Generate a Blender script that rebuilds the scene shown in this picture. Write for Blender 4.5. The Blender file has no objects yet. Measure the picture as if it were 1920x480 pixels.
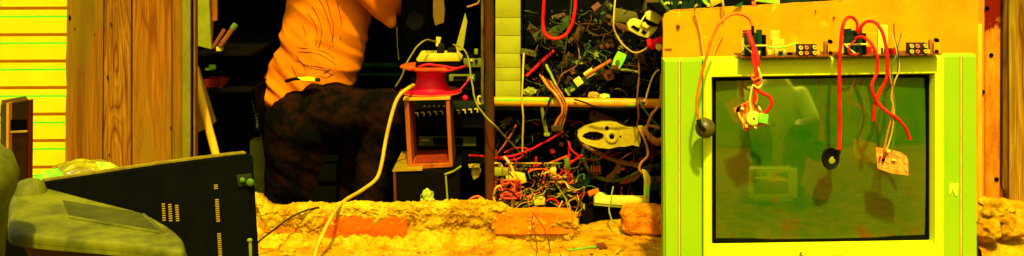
import bpy, bmesh, math, random
from mathutils import Vector, Matrix, Euler, noise as mnoise
from mathutils.bvhtree import BVHTree
R = random.Random(7)
sc = bpy.context.scene
COL = sc.collection
rad = math.radians
F = 2200.0          # focal length in pixels of the 1920 wide photograph
EYE = 1.0           # camera height
HOR = -160.0        # row of the horizon

def P(px, py, Y):
    return Vector(((px - 960.0) / F * Y, Y, EYE - (py - HOR) / F * Y))
def M(px, Y):       # a length in pixels at distance Y, in metres
    return px / F * Y

# ------------------------------------------------------------------ world, sun, camera
w = bpy.data.worlds.new("World"); sc.world = w; w.use_nodes = True
nt = w.node_tree; nt.nodes.clear()
SUN_EL, SUN_AZ = 57.0, 177.0
sky = nt.nodes.new('ShaderNodeTexSky'); sky.sky_type = 'NISHITA'; sky.sun_disc = False
sky.sun_elevation = rad(SUN_EL); sky.sun_rotation = rad(SUN_AZ)
sky.air_density = 1.0; sky.dust_density = 3.0; sky.ozone_density = 0.6
bg = nt.nodes.new('ShaderNodeBackground'); bg.inputs['Strength'].default_value = 0.15
out = nt.nodes.new('ShaderNodeOutputWorld')
nt.links.new(sky.outputs[0], bg.inputs[0]); nt.links.new(bg.outputs[0], out.inputs[0])
sl = bpy.data.lights.new('sun', 'SUN'); sl.energy = 3.5; sl.angle = rad(2.5); sl.color = (1.0, 0.93, 0.78)
so = bpy.data.objects.new('sun', sl); COL.objects.link(so)
sd = Vector((math.sin(rad(SUN_AZ)) * math.cos(rad(SUN_EL)), math.cos(rad(SUN_AZ)) * math.cos(rad(SUN_EL)), math.sin(rad(SUN_EL))))
so.rotation_euler = sd.to_track_quat('Z', 'Y').to_euler(); so.location = (0, -2, 6)
cd = bpy.data.cameras.new('camera'); cam = bpy.data.objects.new('camera', cd); COL.objects.link(cam)
cam.location = (0, 0, EYE); cam.rotation_euler = (rad(90), 0, 0)
cd.sensor_width = 36; cd.lens = F / 1920 * 36; cd.shift_y = -(240 - HOR) / 1920
cd.clip_end = 500; cd.clip_start = 0.05
sc.camera = cam
sc.view_settings.view_transform = 'Standard'; sc.view_settings.look = 'None'
sc.view_settings.exposure = 0.95; sc.view_settings.gamma = 1
sc.cycles.max_bounces = 8
try: sc.cycles.use_denoising = True
except Exception: pass

# ------------------------------------------------------------------ materials
def lin(c):
    o = []
    for v in c:
        v /= 255.0
        o.append(v / 12.92 if v <= 0.04045 else ((v + 0.055) / 1.055) ** 2.4)
    return o
def col(c, k=1.0):
    a = lin(c); return (min(a[0] * k, .92), min(a[1] * k, .92), min(a[2] * k, .92) * .3, 1)

def base(name, rough=.6, spec=.15, metallic=0.0):
    m = bpy.data.materials.new(name); m.use_nodes = True
    n = m.node_tree.nodes; b = n['Principled BSDF']
    b.inputs['Roughness'].default_value = rough
    b.inputs['Specular IOR Level'].default_value = spec
    b.inputs['Specular Tint'].default_value = (1, .92, .35, 1)
    b.inputs['Metallic'].default_value = metallic
    return m, n, m.node_tree.links, b
def coords(n, l, scale, kind='Object'):
    tc = n.new('ShaderNodeTexCoord'); mp = n.new('ShaderNodeMapping'); mp.inputs['Scale'].default_value = scale
    l.new(tc.outputs[kind], mp.inputs[0]); return mp.outputs[0]
def noise_n(n, l, vec, s, detail=5, rough=.6, dist=0):
    t = n.new('ShaderNodeTexNoise'); t.inputs['Scale'].default_value = s; t.inputs['Detail'].default_value = detail
    t.inputs['Roughness'].default_value = rough; t.inputs['Distortion'].default_value = dist
    l.new(vec, t.inputs['Vector']); return t.outputs['Fac']
def ramp(n, l, fac, stops, mode='LINEAR'):
    r = n.new('ShaderNodeValToRGB'); r.color_ramp.interpolation = mode
    e = r.color_ramp.elements
    while len(e) < len(stops): e.new(0.5)
    for q, (p, c) in zip(e, stops): q.position = p; q.color = c
    l.new(fac, r.inputs[0]); return r.outputs[0]
def mixc(n, l, fac, a, b, mode='MIX'):
    x = n.new('ShaderNodeMix'); x.data_type = 'RGBA'; x.blend_type = mode
    if isinstance(fac, (int, float)): x.inputs[0].default_value = fac
    else: l.new(fac, x.inputs[0])
    for i, v in ((6, a), (7, b)):
        if isinstance(v, tuple): x.inputs[i].default_value = v
        else: l.new(v, x.inputs[i])
    return x.outputs[2]
def bump(n, l, b, h, strength, dist=.01):
    q = n.new('ShaderNodeBump'); q.inputs['Strength'].default_value = strength; q.inputs['Distance'].default_value = dist
    l.new(h, q.inputs['Height']); l.new(q.outputs[0], b.inputs['Normal'])

_mc = {}
def mat(name, c, c2=None, k=1.0, s=18, rough=.6, spec=.15, bm=.0, bs=90, st=(1, 1, 1), c3=None, lo=.38, hi=.62, metallic=0):
    """mottled colour: c and c2 (and c3 as sparse spots) are sRGB"""
    if name in _mc: return _mc[name]
    m, n, l, b = base(name, rough, spec, metallic)
    v = coords(n, l, st)
    c2 = c2 or tuple(x * .8 for x in c)
    f = noise_n(n, l, v, s, 6, .65)
    o = ramp(n, l, f, [(lo, col(c, k)), (hi, col(c2, k))])
    if c3:
        g = noise_n(n, l, v, s * 2.7, 4, .7, .6)
        g2 = ramp(n, l, g, [(.60, (0, 0, 0, 1)), (.68, (1, 1, 1, 1))])
        o = mixc(n, l, g2, o, col(c3, k))
    l.new(o, b.inputs['Base Color'])
    if bm: bump(n, l, b, noise_n(n, l, v, bs, 5, .7), bm)
    _mc[name] = m; return m

def wood(name, dark, mid, light, k=1.0, grain=26, green=None, seed=0.0, ringy=6.0):
    """weathered board: drawn-out growth rings, fine fibre streaks, dark checks, saw marks, a few knots"""
    if name in _mc: return _mc[name]
    m, n, l, b = base(name, .85, .06)
    tc = n.new('ShaderNodeTexCoord'); off = n.new('ShaderNodeVectorMath'); off.inputs[1].default_value = (seed, seed * .7, seed * 1.3)
    l.new(tc.outputs['Object'], off.inputs[0])
    def st(x, z):
        mp = n.new('ShaderNodeMapping'); mp.inputs['Scale'].default_value = (x, x, z); l.new(off.outputs[0], mp.inputs[0]); return mp.outputs[0]
    # knots bend the rings
    vo = n.new('ShaderNodeTexVoronoi'); vo.inputs['Scale'].default_value = 1.0; l.new(st(9, 4.2), vo.inputs['Vector'])
    kn = ramp(n, l, vo.outputs['Distance'], [(.0, (1, 1, 1, 1)), (.30, (0, 0, 0, 1))])
    rings = noise_n(n, l, st(1, .09), 11, 2, .5, .4)
    mu = n.new('ShaderNodeMath'); mu.operation = 'MULTIPLY_ADD'; mu.inputs[1].default_value = grain; l.new(rings, mu.inputs[0])
    m2 = n.new('ShaderNodeMath'); m2.operation = 'MULTIPLY'; m2.inputs[1].default_value = 1.5; l.new(kn, m2.inputs[0]); l.new(m2.outputs[0], mu.inputs[2])
    fr = n.new('ShaderNodeMath'); fr.operation = 'PINGPONG'; fr.inputs[1].default_value = 1.0; l.new(mu.outputs[0], fr.inputs[0])
    fib = noise_n(n, l, st(1, .02), 260, 5, .75)
    fib2 = noise_n(n, l, st(1, .035), 75, 5, .75)
    blot = noise_n(n, l, st(1, .35), 8, 5, .65)
    o = ramp(n, l, fr.outputs[0], [(.0, col(dark, k)), (.22, col(mid, k)), (.75, col(light, k)), (1, col(mid, k))])
    o = mixc(n, l, ramp(n, l, fib, [(.36, (.85, .85, .85, 1)), (.60, (0, 0, 0, 1))]), o, col(dark, k * .8))
    o = mixc(n, l, ramp(n, l, fib2, [(.56, (0, 0, 0, 1)), (.70, (.7, .7, .7, 1))]), o, col(light, k * 1.25))
    o = mixc(n, l, ramp(n, l, fib2, [(.28, (1, 1, 1, 1)), (.36, (0, 0, 0, 1))]), o, col(dark, k * .22))
    o = mixc(n, l, ramp(n, l, blot, [(.46, (0, 0, 0, 1)), (.66, (.7, .7, .7, 1))]), o, col(green or mid, k * (.9 if green else .6)))
    o = mixc(n, l, ramp(n, l, kn, [(.72, (0, 0, 0, 1)), (.9, (1, 1, 1, 1))]), o, col(dark, k * .35))
    l.new(o, b.inputs['Base Color'])
    ad = n.new('ShaderNodeMath'); ad.operation = 'ADD'; l.new(fib2, ad.inputs[0]); l.new(fr.outputs[0], ad.inputs[1])
    bump(n, l, b, ad.outputs[0], .6, .003)
    _mc[name] = m; return m

BLACK = mat('black plastic', (24, 23, 18), (20, 19, 14), .32, rough=.7, spec=.015)
BLACKR = mat('black rubber', (30, 27, 10), (20, 19, 8), .6, rough=.45, spec=.08)
DARKWOOD = mat('shade dark wood', (34, 26, 16), (24, 20, 16), .25, rough=.9, spec=.02)  # shade of the interior and of gaps is put into this wood colour
RED = mat('red cable sheath', (250, 40, 10), (205, 14, 8), .85, rough=.4, spec=.12)
REDD = mat('dull red plastic', (205, 18, 24), (170, 20, 10), .9, rough=.5, spec=.1)
ORANGEW = mat('orange cable sheath', (250, 120, 30), (240, 90, 10), .8, rough=.45, spec=.12)
YELW = mat('straw yellow cable sheath', (235, 188, 50), (205, 150, 20), .66, rough=.5, spec=.1)
GRNW = mat('green cable sheath', (90, 120, 10), (60, 80, 10), .9, rough=.5)
BLKW = mat('black cable sheath', (30, 26, 16), (24, 20, 14), .6, rough=.5, spec=.08)
OLIVE = mat('olive plastic', (150, 145, 20), (120, 125, 14), .9, rough=.6, spec=.1)
PALE = mat('pale yellowed plastic', (245, 215, 60), (220, 190, 30), .66, rough=.5, spec=.1)
CREAM = mat('cream plastic', (248, 228, 90), (235, 205, 50), .72, rough=.5, spec=.1)
LIME = mat('lime green card', (120, 220, 40), (170, 230, 30), .8, s=60, rough=.5)
PCBG = mat('dark green circuit board', (14, 70, 16), (20, 52, 10), .8, s=60, rough=.5, spec=.2)
PCBO = mat('orange phenolic circuit board', (240, 100, 20), (250, 150, 40), .85, s=70, rough=.5, c3=(160, 30, 8))
PCBB = mat('brown phenolic circuit board', (150, 78, 20), (120, 62, 12), .8, s=60, rough=.6)
BROWNP = mat('brown bakelite', (120, 60, 14), (90, 42, 10), .9, rough=.45, spec=.2)
METAL = mat('dull metal', (150, 140, 40), (110, 105, 24), .9, rough=.4, spec=.4)
GOLD = mat('brassy metal', (235, 205, 60), (210, 160, 30), .9, rough=.35, spec=.5)
DKGRN = mat('dark green plastic', (20, 56, 10), (12, 40, 8), .9, rough=.4, spec=.2)

# ------------------------------------------------------------------ mesh building
class MB:
    def __init__(s): s.bm = bmesh.new(); s.smooth = False
    def _merge(s, b2, mi=0):
        me = bpy.data.meshes.new('tmp')
        for f in b2.faces: f.material_index = mi
        b2.to_mesh(me); b2.free(); s.bm.from_mesh(me); bpy.data.meshes.remove(me)
    def box(s, c, size, rot=(0, 0, 0), bev=0, seg=2, mi=0):
        b = bmesh.new(); bmesh.ops.create_cube(b, size=1)
        bmesh.ops.scale(b, vec=size, verts=b.verts)
        if bev: bmesh.ops.bevel(b, geom=list(b.edges), offset=min(bev, min(size) * .45), segments=seg, affect='EDGES', profile=.6)
        bmesh.ops.transform(b, matrix=Matrix.Translation(c) @ Euler(rot).to_matrix().to_4x4(), verts=b.verts)
        s._merge(b, mi); return s
    def pbox(s, x0, y0, x1, y1, Y, d, bev=0, mi=0, **k):   # a box whose front face has these pixel edges at distance Y, going back by d
        a, b = P(x0, y0, Y), P(x1, y1, Y)
        return s.box(((a.x + b.x) / 2, Y + d / 2, (a.z + b.z) / 2), (abs(b.x - a.x), d, abs(a.z - b.z)), bev=bev, mi=mi, **k)
    def slab(s, pts, Y=None, t=.004, bev=0, mi=0, dirv=(0, 1, 0)):
        b = bmesh.new(); dv = Vector(dirv) * t
        vs = [(P(p[0], p[1], p[2] if len(p) > 2 else Y) if not isinstance(p, Vector) else p) for p in pts]
        v0 = [b.verts.new(v) for v in vs]; v1 = [b.verts.new(v + dv) for v in vs]
        b.faces.new(v0); b.faces.new(v1[::-1]); n = len(vs)
        for i in range(n): b.faces.new((v0[i], v1[i], v1[(i + 1) % n], v0[(i + 1) % n]))
        bmesh.ops.recalc_face_normals(b, faces=b.faces)
        if bev: bmesh.ops.bevel(b, geom=list(b.edges), offset=bev, segments=2, affect='EDGES', profile=.6)
        s._merge(b, mi); return s
    def cyl(s, a, b_, r0, r1=None, seg=16, cap=True, mi=0):
        r1 = r0 if r1 is None else r1
        a, b_ = Vector(a), Vector(b_); d = b_ - a
        b = bmesh.new(); bmesh.ops.create_cone(b, cap_ends=cap, segments=seg, radius1=r0, radius2=r1, depth=d.length)
        q = d.to_track_quat('Z', 'Y').to_matrix().to_4x4()
        bmesh.ops.transform(b, matrix=Matrix.Translation((a + b_) / 2) @ q, verts=b.verts)
        s._merge(b, mi); return s
    def ball(s, c, r, sc_=(1, 1, 1), rot=(0, 0, 0), seg=16, mi=0):
        b = bmesh.new(); bmesh.ops.create_uvsphere(b, u_segments=seg, v_segments=max(6, seg * 2 // 3), radius=r)
        bmesh.ops.scale(b, vec=sc_, verts=b.verts)
        bmesh.ops.transform(b, matrix=Matrix.Translation(c) @ Euler(rot).to_matrix().to_4x4(), verts=b.verts)
        s._merge(b, mi); return s
    def lathe(s, c, prof, axis=(0, 0, 1), seg=32, mi=0):   # prof: (radius, height)
        b = bmesh.new(); rows = []
        for r, h in prof: rows.append([b.verts.new((r * math.cos(2 * math.pi * i / seg), r * math.sin(2 * math.pi * i / seg), h)) for i in range(seg)])
        for a_, c_ in zip(rows, rows[1:]):
            for i in range(seg): b.faces.new((a_[i], a_[(i + 1) % seg], c_[(i + 1) % seg], c_[i]))
        b.faces.new(rows[0][::-1]); b.faces.new(rows[-1])
        bmesh.ops.recalc_face_normals(b, faces=b.faces)
        q = Vector(axis).to_track_quat('Z', 'Y').to_matrix().to_4x4()
        bmesh.ops.transform(b, matrix=Matrix.Translation(c) @ q, verts=b.verts)
        s._merge(b, mi); return s
    def tube(s, pts, r, seg=8, sub=6, r1=None, mi=0):      # pts: Vectors; a smooth swept tube
        pts = [Vector(p) for p in pts]
        if len(pts) > 2:
            q = [pts[0] * 2 - pts[1]] + pts + [pts[-1] * 2 - pts[-2]]; o = []
            for i in range(1, len(q) - 2):
                p0, p1, p2, p3 = q[i - 1:i + 3]
                for k in range(sub):
                    t = k / sub
                    o.append(.5 * ((2 * p1) + (p2 - p0) * t + (2 * p0 - 5 * p1 + 4 * p2 - p3) * t * t + (3 * p1 - p0 - 3 * p2 + p3) * t ** 3))
            o.append(pts[-1]); pts = o
        pts = [p for i, p in enumerate(pts) if i == 0 or (p - pts[i - 1]).length > 1e-5]
        r1 = r if r1 is None else r1
        b = bmesh.new(); rows = []; up = None
        for i, p in enumerate(pts):
            t = (pts[min(i + 1, len(pts) - 1)] - pts[max(i - 1, 0)]).normalized()
            if up is None: up = t.orthogonal().normalized()
            up = (up - t * up.dot(t)); up = up.normalized() if up.length > 1e-6 else t.orthogonal().normalized()
            sd_ = t.cross(up); rr = r + (r1 - r) * i / max(1, len(pts) - 1)
            rows.append([b.verts.new(p + (up * math.cos(2 * math.pi * j / seg) + sd_ * math.sin(2 * math.pi * j / seg)) * rr) for j in range(seg)])
        for a_, c_ in zip(rows, rows[1:]):
            for j in range(seg): b.faces.new((a_[j], a_[(j + 1) % seg], c_[(j + 1) % seg], c_[j]))
        b.faces.new(rows[0][::-1]); b.faces.new(rows[-1])
        for f in b.faces: f.smooth = True
        s._merge(b, mi); return s
    def ptube(s, pts, rpx, Y=None, **k):
        Ym = pts[0][2] if len(pts[0]) > 2 else Y
        return s.tube([P(p[0], p[1], p[2] if len(p) > 2 else Y) for p in pts], M(rpx, Ym), **k)
    def wob(s, amp, freq, seed=0):
        o = Vector((seed * 3.1, seed * 1.7, seed))
        for v in s.bm.verts: v.co += mnoise.noise_vector(v.co * freq + o) * amp
        return s
    def mesh(s, name, mats, smooth=False):
        me = bpy.data.meshes.new(name); s.bm.to_mesh(me); s.bm.free()
        for m in (mats if isinstance(mats, (list, tuple)) else [mats]): me.materials.append(m)
        if smooth:
            for p in me.polygons: p.use_smooth = True
            try: me.set_sharp_from_angle(angle=rad(40))
            except Exception: pass
        return me

class Thing:
    def __init__(s, name, label, cat, group=None, kind=None):
        s.name, s.label, s.cat, s.group, s.kind = name, label, cat, group, kind; s.parts = []
    def part(s, name, mb, m, under=None, label=None, smooth=True, me=None):
        o = bpy.data.objects.new(name, me or mb.mesh(name, m, smooth)); COL.objects.link(o)
        if label: o['label'] = label
        s.parts.append((o, under)); return o
    def done(s):
        vs = [v.co for o, _ in s.parts for v in o.data.vertices]
        b = Vector(((min(v.x for v in vs) + max(v.x for v in vs)) / 2, (min(v.y for v in vs) + max(v.y for v in vs)) / 2, min(v.z for v in vs)))
        e = bpy.data.objects.new(s.name, None); COL.objects.link(e); e.location = b; e.empty_display_size = .05
        tag(e, s.label, s.cat, s.group, s.kind)
        T = Matrix.Translation(-b)
        seen = set()
        for o, u in s.parts:
            if o.data.name not in seen: o.data.transform(T); seen.add(o.data.name)
            o.parent = u or e
        s.root = e; return e
def tag(o, label, cat, group=None, kind=None):
    if label: o['label'] = label
    if cat: o['category'] = cat
    if group: o['group'] = group
    if kind: o['kind'] = kind
    return o
def solo(name, mb, m, label=None, cat=None, group=None, kind=None, smooth=True, me=None):
    me = me or mb.mesh(name, m, smooth)
    vs = [v.co for v in me.vertices]
    b = Vector(((min(v.x for v in vs) + max(v.x for v in vs)) / 2, (min(v.y for v in vs) + max(v.y for v in vs)) / 2, min(v.z for v in vs)))
    me.transform(Matrix.Translation(-b))
    o = bpy.data.objects.new(name, me); COL.objects.link(o); o.location = b
    return tag(o, label, cat, group, kind)
def wire(label, pts, rpx, m, Y=None, name='cable', cat='cable', group=None, **k):
    return solo(name, MB().ptube(pts, rpx, Y, **k).wob(.0016, 34, len(label)), m, label, cat, group)
def baked(mb, voxel=.008, smooth=6, disp=None):
    """one continuous surface out of overlapping shapes"""
    me = mb.mesh('raw', [])
    o = bpy.data.objects.new('raw', me); COL.objects.link(o)
    r = o.modifiers.new('r', 'REMESH'); r.mode = 'VOXEL'; r.voxel_size = voxel
    s = o.modifiers.new('s', 'SMOOTH'); s.factor = .6; s.iterations = smooth
    dg = bpy.context.evaluated_depsgraph_get()
    m2 = bpy.data.meshes.new_from_object(o.evaluated_get(dg))
    bpy.data.objects.remove(o)
    if disp:
        for amp, fr, st in disp:
            for v, nrm in [(v, v.normal.copy()) for v in m2.vertices]:
                q = Vector((v.co.x * st[0], v.co.y * st[1], v.co.z * st[2])) * fr
                v.co += nrm * amp * mnoise.noise(q)
    for p in m2.polygons: p.use_smooth = True
    m2.materials.clear(); return m2
def cap(mb, a, b, ra, rb):      # capsule
    mb.cyl(a, b, ra, rb, 20); mb.ball(a, ra, seg=20); mb.ball(b, rb, seg=20)

#=SETTING=
# ------------------------------------------------------------------ ground, soil, floor
def soilmat(name, a, b_, c_, k, bs=40, bst=.9):
    m, n, l, b = base(name, .95, .03)
    v = coords(n, l, (1, 1, 1))
    f = noise_n(n, l, v, 11, 8, .72)
    o = ramp(n, l, f, [(.33, col(c_, k * .8)), (.47, col(b_, k)), (.62, col(a, k))])
    f2 = noise_n(n, l, v, 55, 5, .7)
    o = mixc(n, l, ramp(n, l, f2, [(.58, (0, 0, 0, 1)), (.72, (.8, .8, .8, 1))]), o, col((150, 60, 0), k))
    l.new(o, b.inputs['Base Color'])
    vo = n.new('ShaderNodeTexVoronoi'); vo.inputs['Scale'].default_value = 60; l.new(v, vo.inputs['Vector'])
    mm = n.new('ShaderNodeMath'); mm.operation = 'MULTIPLY_ADD'; mm.inputs[1].default_value = .35; l.new(vo.outputs['Distance'], mm.inputs[0]); l.new(noise_n(n, l, v, bs, 8, .78), mm.inputs[2])
    bump(n, l, b, mm.outputs[0], bst, .014); return m
SAND = soilmat('sandy soil', (252, 200, 30), (245, 165, 8), (180, 86, 0), .62)
MORTAR = soilmat('crumbling lime mortar', (254, 215, 40), (248, 180, 10), (170, 84, 0), .66, 34, 1.0)
g = MB()
for x0, x1, y0, y1 in ((-120, 120, -160, 2.95), (-120, -2.6, 2.95, 160), (2.6, 120, 2.95, 160), (-2.6, 2.6, 5.6, 160)):
    g.slab([Vector((x0, y0, 0)), Vector((x1, y0, 0)), Vector((x1, y1, 0)), Vector((x0, y1, 0))], t=-.2, dirv=(0, 0, 1))
solo('ground', g, soilmat('trodden brown earth', (170, 84, 12), (130, 56, 8), (95, 40, 6), .36), kind='structure')
solo('shop_floor', MB().box((0, 4.55, -.16), (5.16, 2.1, .06)), DARKWOOD, kind='structure')
# soil bank heaped against the foot of the wall
def strip(x0, x1, nx, prof, amp, fr, seed, zfun=None):
    b = bmesh.new(); rows = []
    for i in range(nx + 1):
        x = x0 + (x1 - x0) * i / nx; row = []
        for (y, z) in prof:
            dz = zfun(x, y, z) if zfun else 0
            p = Vector((x, y, z + dz))
            q = p * fr + Vector((seed, seed, seed))
            d = mnoise.noise_vector(q) * amp + mnoise.noise_vector(q * 2.7) * amp * .5 + mnoise.noise_vector(q * 6.5) * amp * .36 + mnoise.noise_vector(q * 14) * amp * .2
            row.append(b.verts.new(p + d))
        rows.append(row)
    for a, c in zip(rows, rows[1:]):
        for j in range(len(prof) - 1): b.faces.new((a[j], c[j], c[j + 1], a[j + 1]))
    bmesh.ops.recalc_face_normals(b, faces=b.faces)
    mb = MB(); mb._merge(b); return mb
def dense(prof, n):
    o = []
    for (a, b) in zip(prof, prof[1:]):
        for k in range(n): o.append((a[0] + (b[0] - a[0]) * k / n, a[1] + (b[1] - a[1]) * k / n))
    o.append(prof[-1]); return o
bank = dense([(2.90, -.03), (2.98, .03), (3.06, .062), (3.16, .072), (3.26, .074), (3.36, .076), (3.5, .07), (3.62, -.02)], 12)
def bz(x, y, z):
    t = max(0, min(1, (x - .0) / .12)); u = max(0, min(1, (x - .55) / .9))
    return .018 * t * (1 if y > 3.1 else 0.4) - .01 * u
solo('soil', strip(-1.9, 2.4, 520, bank, .011, 9, 3, bz), SAND, kind='structure')

# ------------------------------------------------------------------ low wall under the opening
def wall_top(px):
    k = [(440, 388), (478, 366), (492, 386), (520, 391), (560, 386), (620, 389), (680, 383), (760, 385), (840, 384), (900, 380), (945, 386), (956, 396), (968, 404), (1250, 406)]
    for (a, b) in zip(k, k[1:]):
        if px <= b[0]: return a[1] + (b[1] - a[1]) * max(0, px - a[0]) / (b[0] - a[0])
    return 408
T = Thing('low_wall', 'low crumbling brick and mortar wall across the foot of the open workshop', 'wall')
YW = 3.28
b = bmesh.new(); rows = []
N = 560
for i in range(N + 1):
    px = 450 + (1086 - 450) * i / N
    zt = P(px, wall_top(px), YW).z; x = P(px, 0, YW).x
    prof = dense([(YW + .22, -.1), (YW + .2, zt - .07), (YW + .07, zt - .008), (YW + .03, zt), (YW + .004, zt - .010), (YW, zt - .03), (YW + .01, zt - .075), (YW - .045, .045), (YW - .07, -.05)], 11)
    row = []
    for j, (y, z) in enumerate(prof):
        p = Vector((x, y, z)); q = p * 16
        am = .009 if y < YW + .05 else .005
        d = mnoise.noise_vector(q) * am * .7 + mnoise.noise_vector(q * 2.9) * am * .7 + mnoise.noise_vector(q * 6.5) * am * .55 + mnoise.noise_vector(q * 13) * am * .3
        row.append(b.verts.new(p + d))
    rows.append(row)
for a, c in zip(rows, rows[1:]):
    for j in range(len(a) - 1): b.faces.new((a[j], c[j], c[j + 1], a[j + 1]))
b.faces.new(rows[0]); b.faces.new(rows[-1][::-1])
bmesh.ops.recalc_face_normals(b, faces=b.faces)
mb = MB(); mb._merge(b)
T.part('mortar', mb, MORTAR)
def brickm(name, a, b_): return mat(name, a, b_, .75, s=22, rough=.95, spec=.03, bm=.7, bs=70, c3=(255, 190, 40))
BRICK = brickm('orange clay brick', (245, 85, 8), (225, 110, 6))
BRICK2 = brickm('yellow worn brick', (245, 135, 6), (235, 110, 4))
def brick(x0, y0, x1, y1, Y, d, seed, bev=.006):
    m = MB().pbox(x0, y0, x1, y1, Y, d)
    bmesh.ops.bevel(m.bm, geom=list(m.bm.edges), offset=bev, segments=4 if bev > .01 else 2, affect='EDGES')
    bmesh.ops.subdivide_edges(m.bm, edges=m.bm.edges, cuts=5, use_grid_fill=True)
    return m.wob(.004, 22, seed).wob(.0018, 80, seed)
T.part('brick', brick(604, 404, 764, 450, YW + .000, .1, 1), BRICK)
T.part('brick', brick(480, 405, 566, 440, YW + .009, .1, 2), BRICK2)
T.part('brick', brick(925, 399, 1076, 442, YW + .000, .06, 3), BRICK2)
T.done()
mb = MB(); bmesh.ops.create_icosphere(mb.bm, subdivisions=5, radius=1)
c = P(1212, 411, 3.34)
for v in mb.bm.verts:
    q = Vector([math.copysign(abs(x) ** .42, x) for x in v.co.normalized()]); q *= 1 / max(1, q.length / 1.55)
    v.co = c + Vector((q.x * M(47, 3.3), q.y * .045, q.z * M(25, 3.3))) + mnoise.noise_vector(q * 2.2) * .006 + mnoise.noise_vector(q * 7) * .0025
solo('loose_brick', mb, mat('sandy worn brick', (250, 155, 20), (225, 105, 4), .7, s=26, rough=.95, spec=.03, bm=.8, bs=60, c3=(255, 190, 40)), 'round cornered worn brick lying loose on the soil beside the big television', 'brick')

# stones and rubble
def stone(px, py, rx, rz, Y, seed, m, label, name='stone', cat='stone', group=None):
    mb = MB(); bmesh.ops.create_icosphere(mb.bm, subdivisions=4, radius=1)
    c = P(px, py, Y)
    for v in mb.bm.verts:
        n_ = mnoise.noise(v.co * 1.4 + Vector((seed, 0, 0))) * .45 + mnoise.noise(v.co * 4 + Vector((0, seed, 0))) * .14 + mnoise.noise(v.co * 11) * .05
        v.co = Vector((v.co.x * rx, v.co.y * (rx + rz) / 2, v.co.z * rz)) * (1 + n_) + c
    return solo(name, mb, m, label, cat, group)
stone(537, 474, .022, .014, 3.1, 1, MORTAR, 'small rounded stone on the soil at the foot of the low wall')
g_ = 'rubble lumps beside the rusty post'
stone(1858, 392, .05, .036, 3.2, 2, MORTAR, 'topmost lump of rubble against the rusty wooden post', 'rubble_lump', 'rubble', g_)
stone(1893, 425, .04, .03, 3.12, 3, SAND, 'rubble lump under the bottom end of the brown plank', 'rubble_lump', 'rubble', g_)
stone(1852, 430, .035, .026, 3.08, 5, SAND, 'rubble lump touching the right edge of the big television', 'rubble_lump', 'rubble', g_)
stone(1915, 410, .03, .024, 3.2, 6, MORTAR, 'small rubble lump at the far right below the plank', 'rubble_lump', 'rubble', g_)
bb = dense([(2.98, -.02), (3.02, .06), (3.08, .12), (3.2, .16), (3.34, .185), (3.5, .18)], 6)
solo('rubble_bank', strip(1.22, 1.75, 70, bb, .016, 9, 9), SAND, kind='structure')
mb = MB()
for i in range(420):
    px = R.uniform(490, 1240); Y = R.uniform(3.02, 3.24)
    x = (px - 960) / F * Y; r = R.uniform(.0012, .006) * R.random() ** .6; c = Vector((x, Y, .075 + bz(x, Y, 0)))
    mb.ball(c, r, (R.uniform(.8, 1.6), 1, R.uniform(.6, 1)), (R.random(), R.random(), R.random()), seg=6)
mb.wob(.0012, 200)
solo('gravel', mb, mat('gravel', (250, 190, 40), (200, 110, 8), .6, s=30, rough=.95, spec=.02), 'crumbs of broken mortar and grit scattered over the soil', 'gravel', kind='stuff')
wire('short green stick lying on the sandy soil below the wires', [(1066, 470, 3.1), (1090, 466, 3.1), (1120, 463, 3.1), (1138, 466, 3.1)], 2.4, mat('lime twig', (130, 180, 10), (90, 140, 10), .7), name='twig', cat='twig')
solo('wood_chip', MB().slab([(1118, 458), (1132, 456), (1140, 466), (1124, 470)], 3.09, .012, .002), BROWNP, 'small brown chip lying on the soil beside the green stick', 'chip')

# ------------------------------------------------------------------ corrugated sheet wall
YC = 3.44
TIN = mat('yellow painted tin', (255, 250, 20), (255, 240, 14), .94, s=7, rough=.5, spec=.08, bm=.05, bs=30)
TING = mat('green rib edge shading', (70, 225, 14), (100, 230, 10), .75, s=30, rough=.5)  # green puts groove light and shade into the colour of the upper bends
TINO = mat('orange rib foot shade', (250, 150, 6), (245, 135, 4), .8, s=20, rough=.5)  # orange puts groove shade into the colour of the down-facing bends
mb = MB(); b = bmesh.new(); prof = []
y = -190
while y < 560:      # one rib every 50 px: crest, underside, trough, upper lip
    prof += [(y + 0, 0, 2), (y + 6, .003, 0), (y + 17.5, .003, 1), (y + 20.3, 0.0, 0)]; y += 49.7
L = -1.95; rows = []
for k in range(15):
    X = L + (P(127, 0, YC).x - L) * k / 14
    dx = mnoise.noise(Vector((k * .9, 0, 0))) * .003
    rows.append([b.verts.new((X + (0 if k < 14 else mnoise.noise(Vector((0, i * .7, 2))) * .004), YC + d + dx, P(0, yy, YC).z + X * .004)) for i, (yy, d, m_) in enumerate(prof)])
for a, c in zip(rows, rows[1:]):
    for j in range(len(prof) - 1):
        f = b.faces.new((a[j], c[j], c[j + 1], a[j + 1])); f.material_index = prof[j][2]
bmesh.ops.solidify(b, geom=list(b.faces), thickness=.002)
me_t = bpy.data.meshes.new('t'); b.to_mesh(me_t); b.free(); mb.bm.from_mesh(me_t)
T = Thing('tin_wall', 'yellow corrugated tin sheet wall with groove shade coloured on its ribs beside the plank door', 'wall')
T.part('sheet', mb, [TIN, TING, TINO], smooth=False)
T.done()

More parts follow.
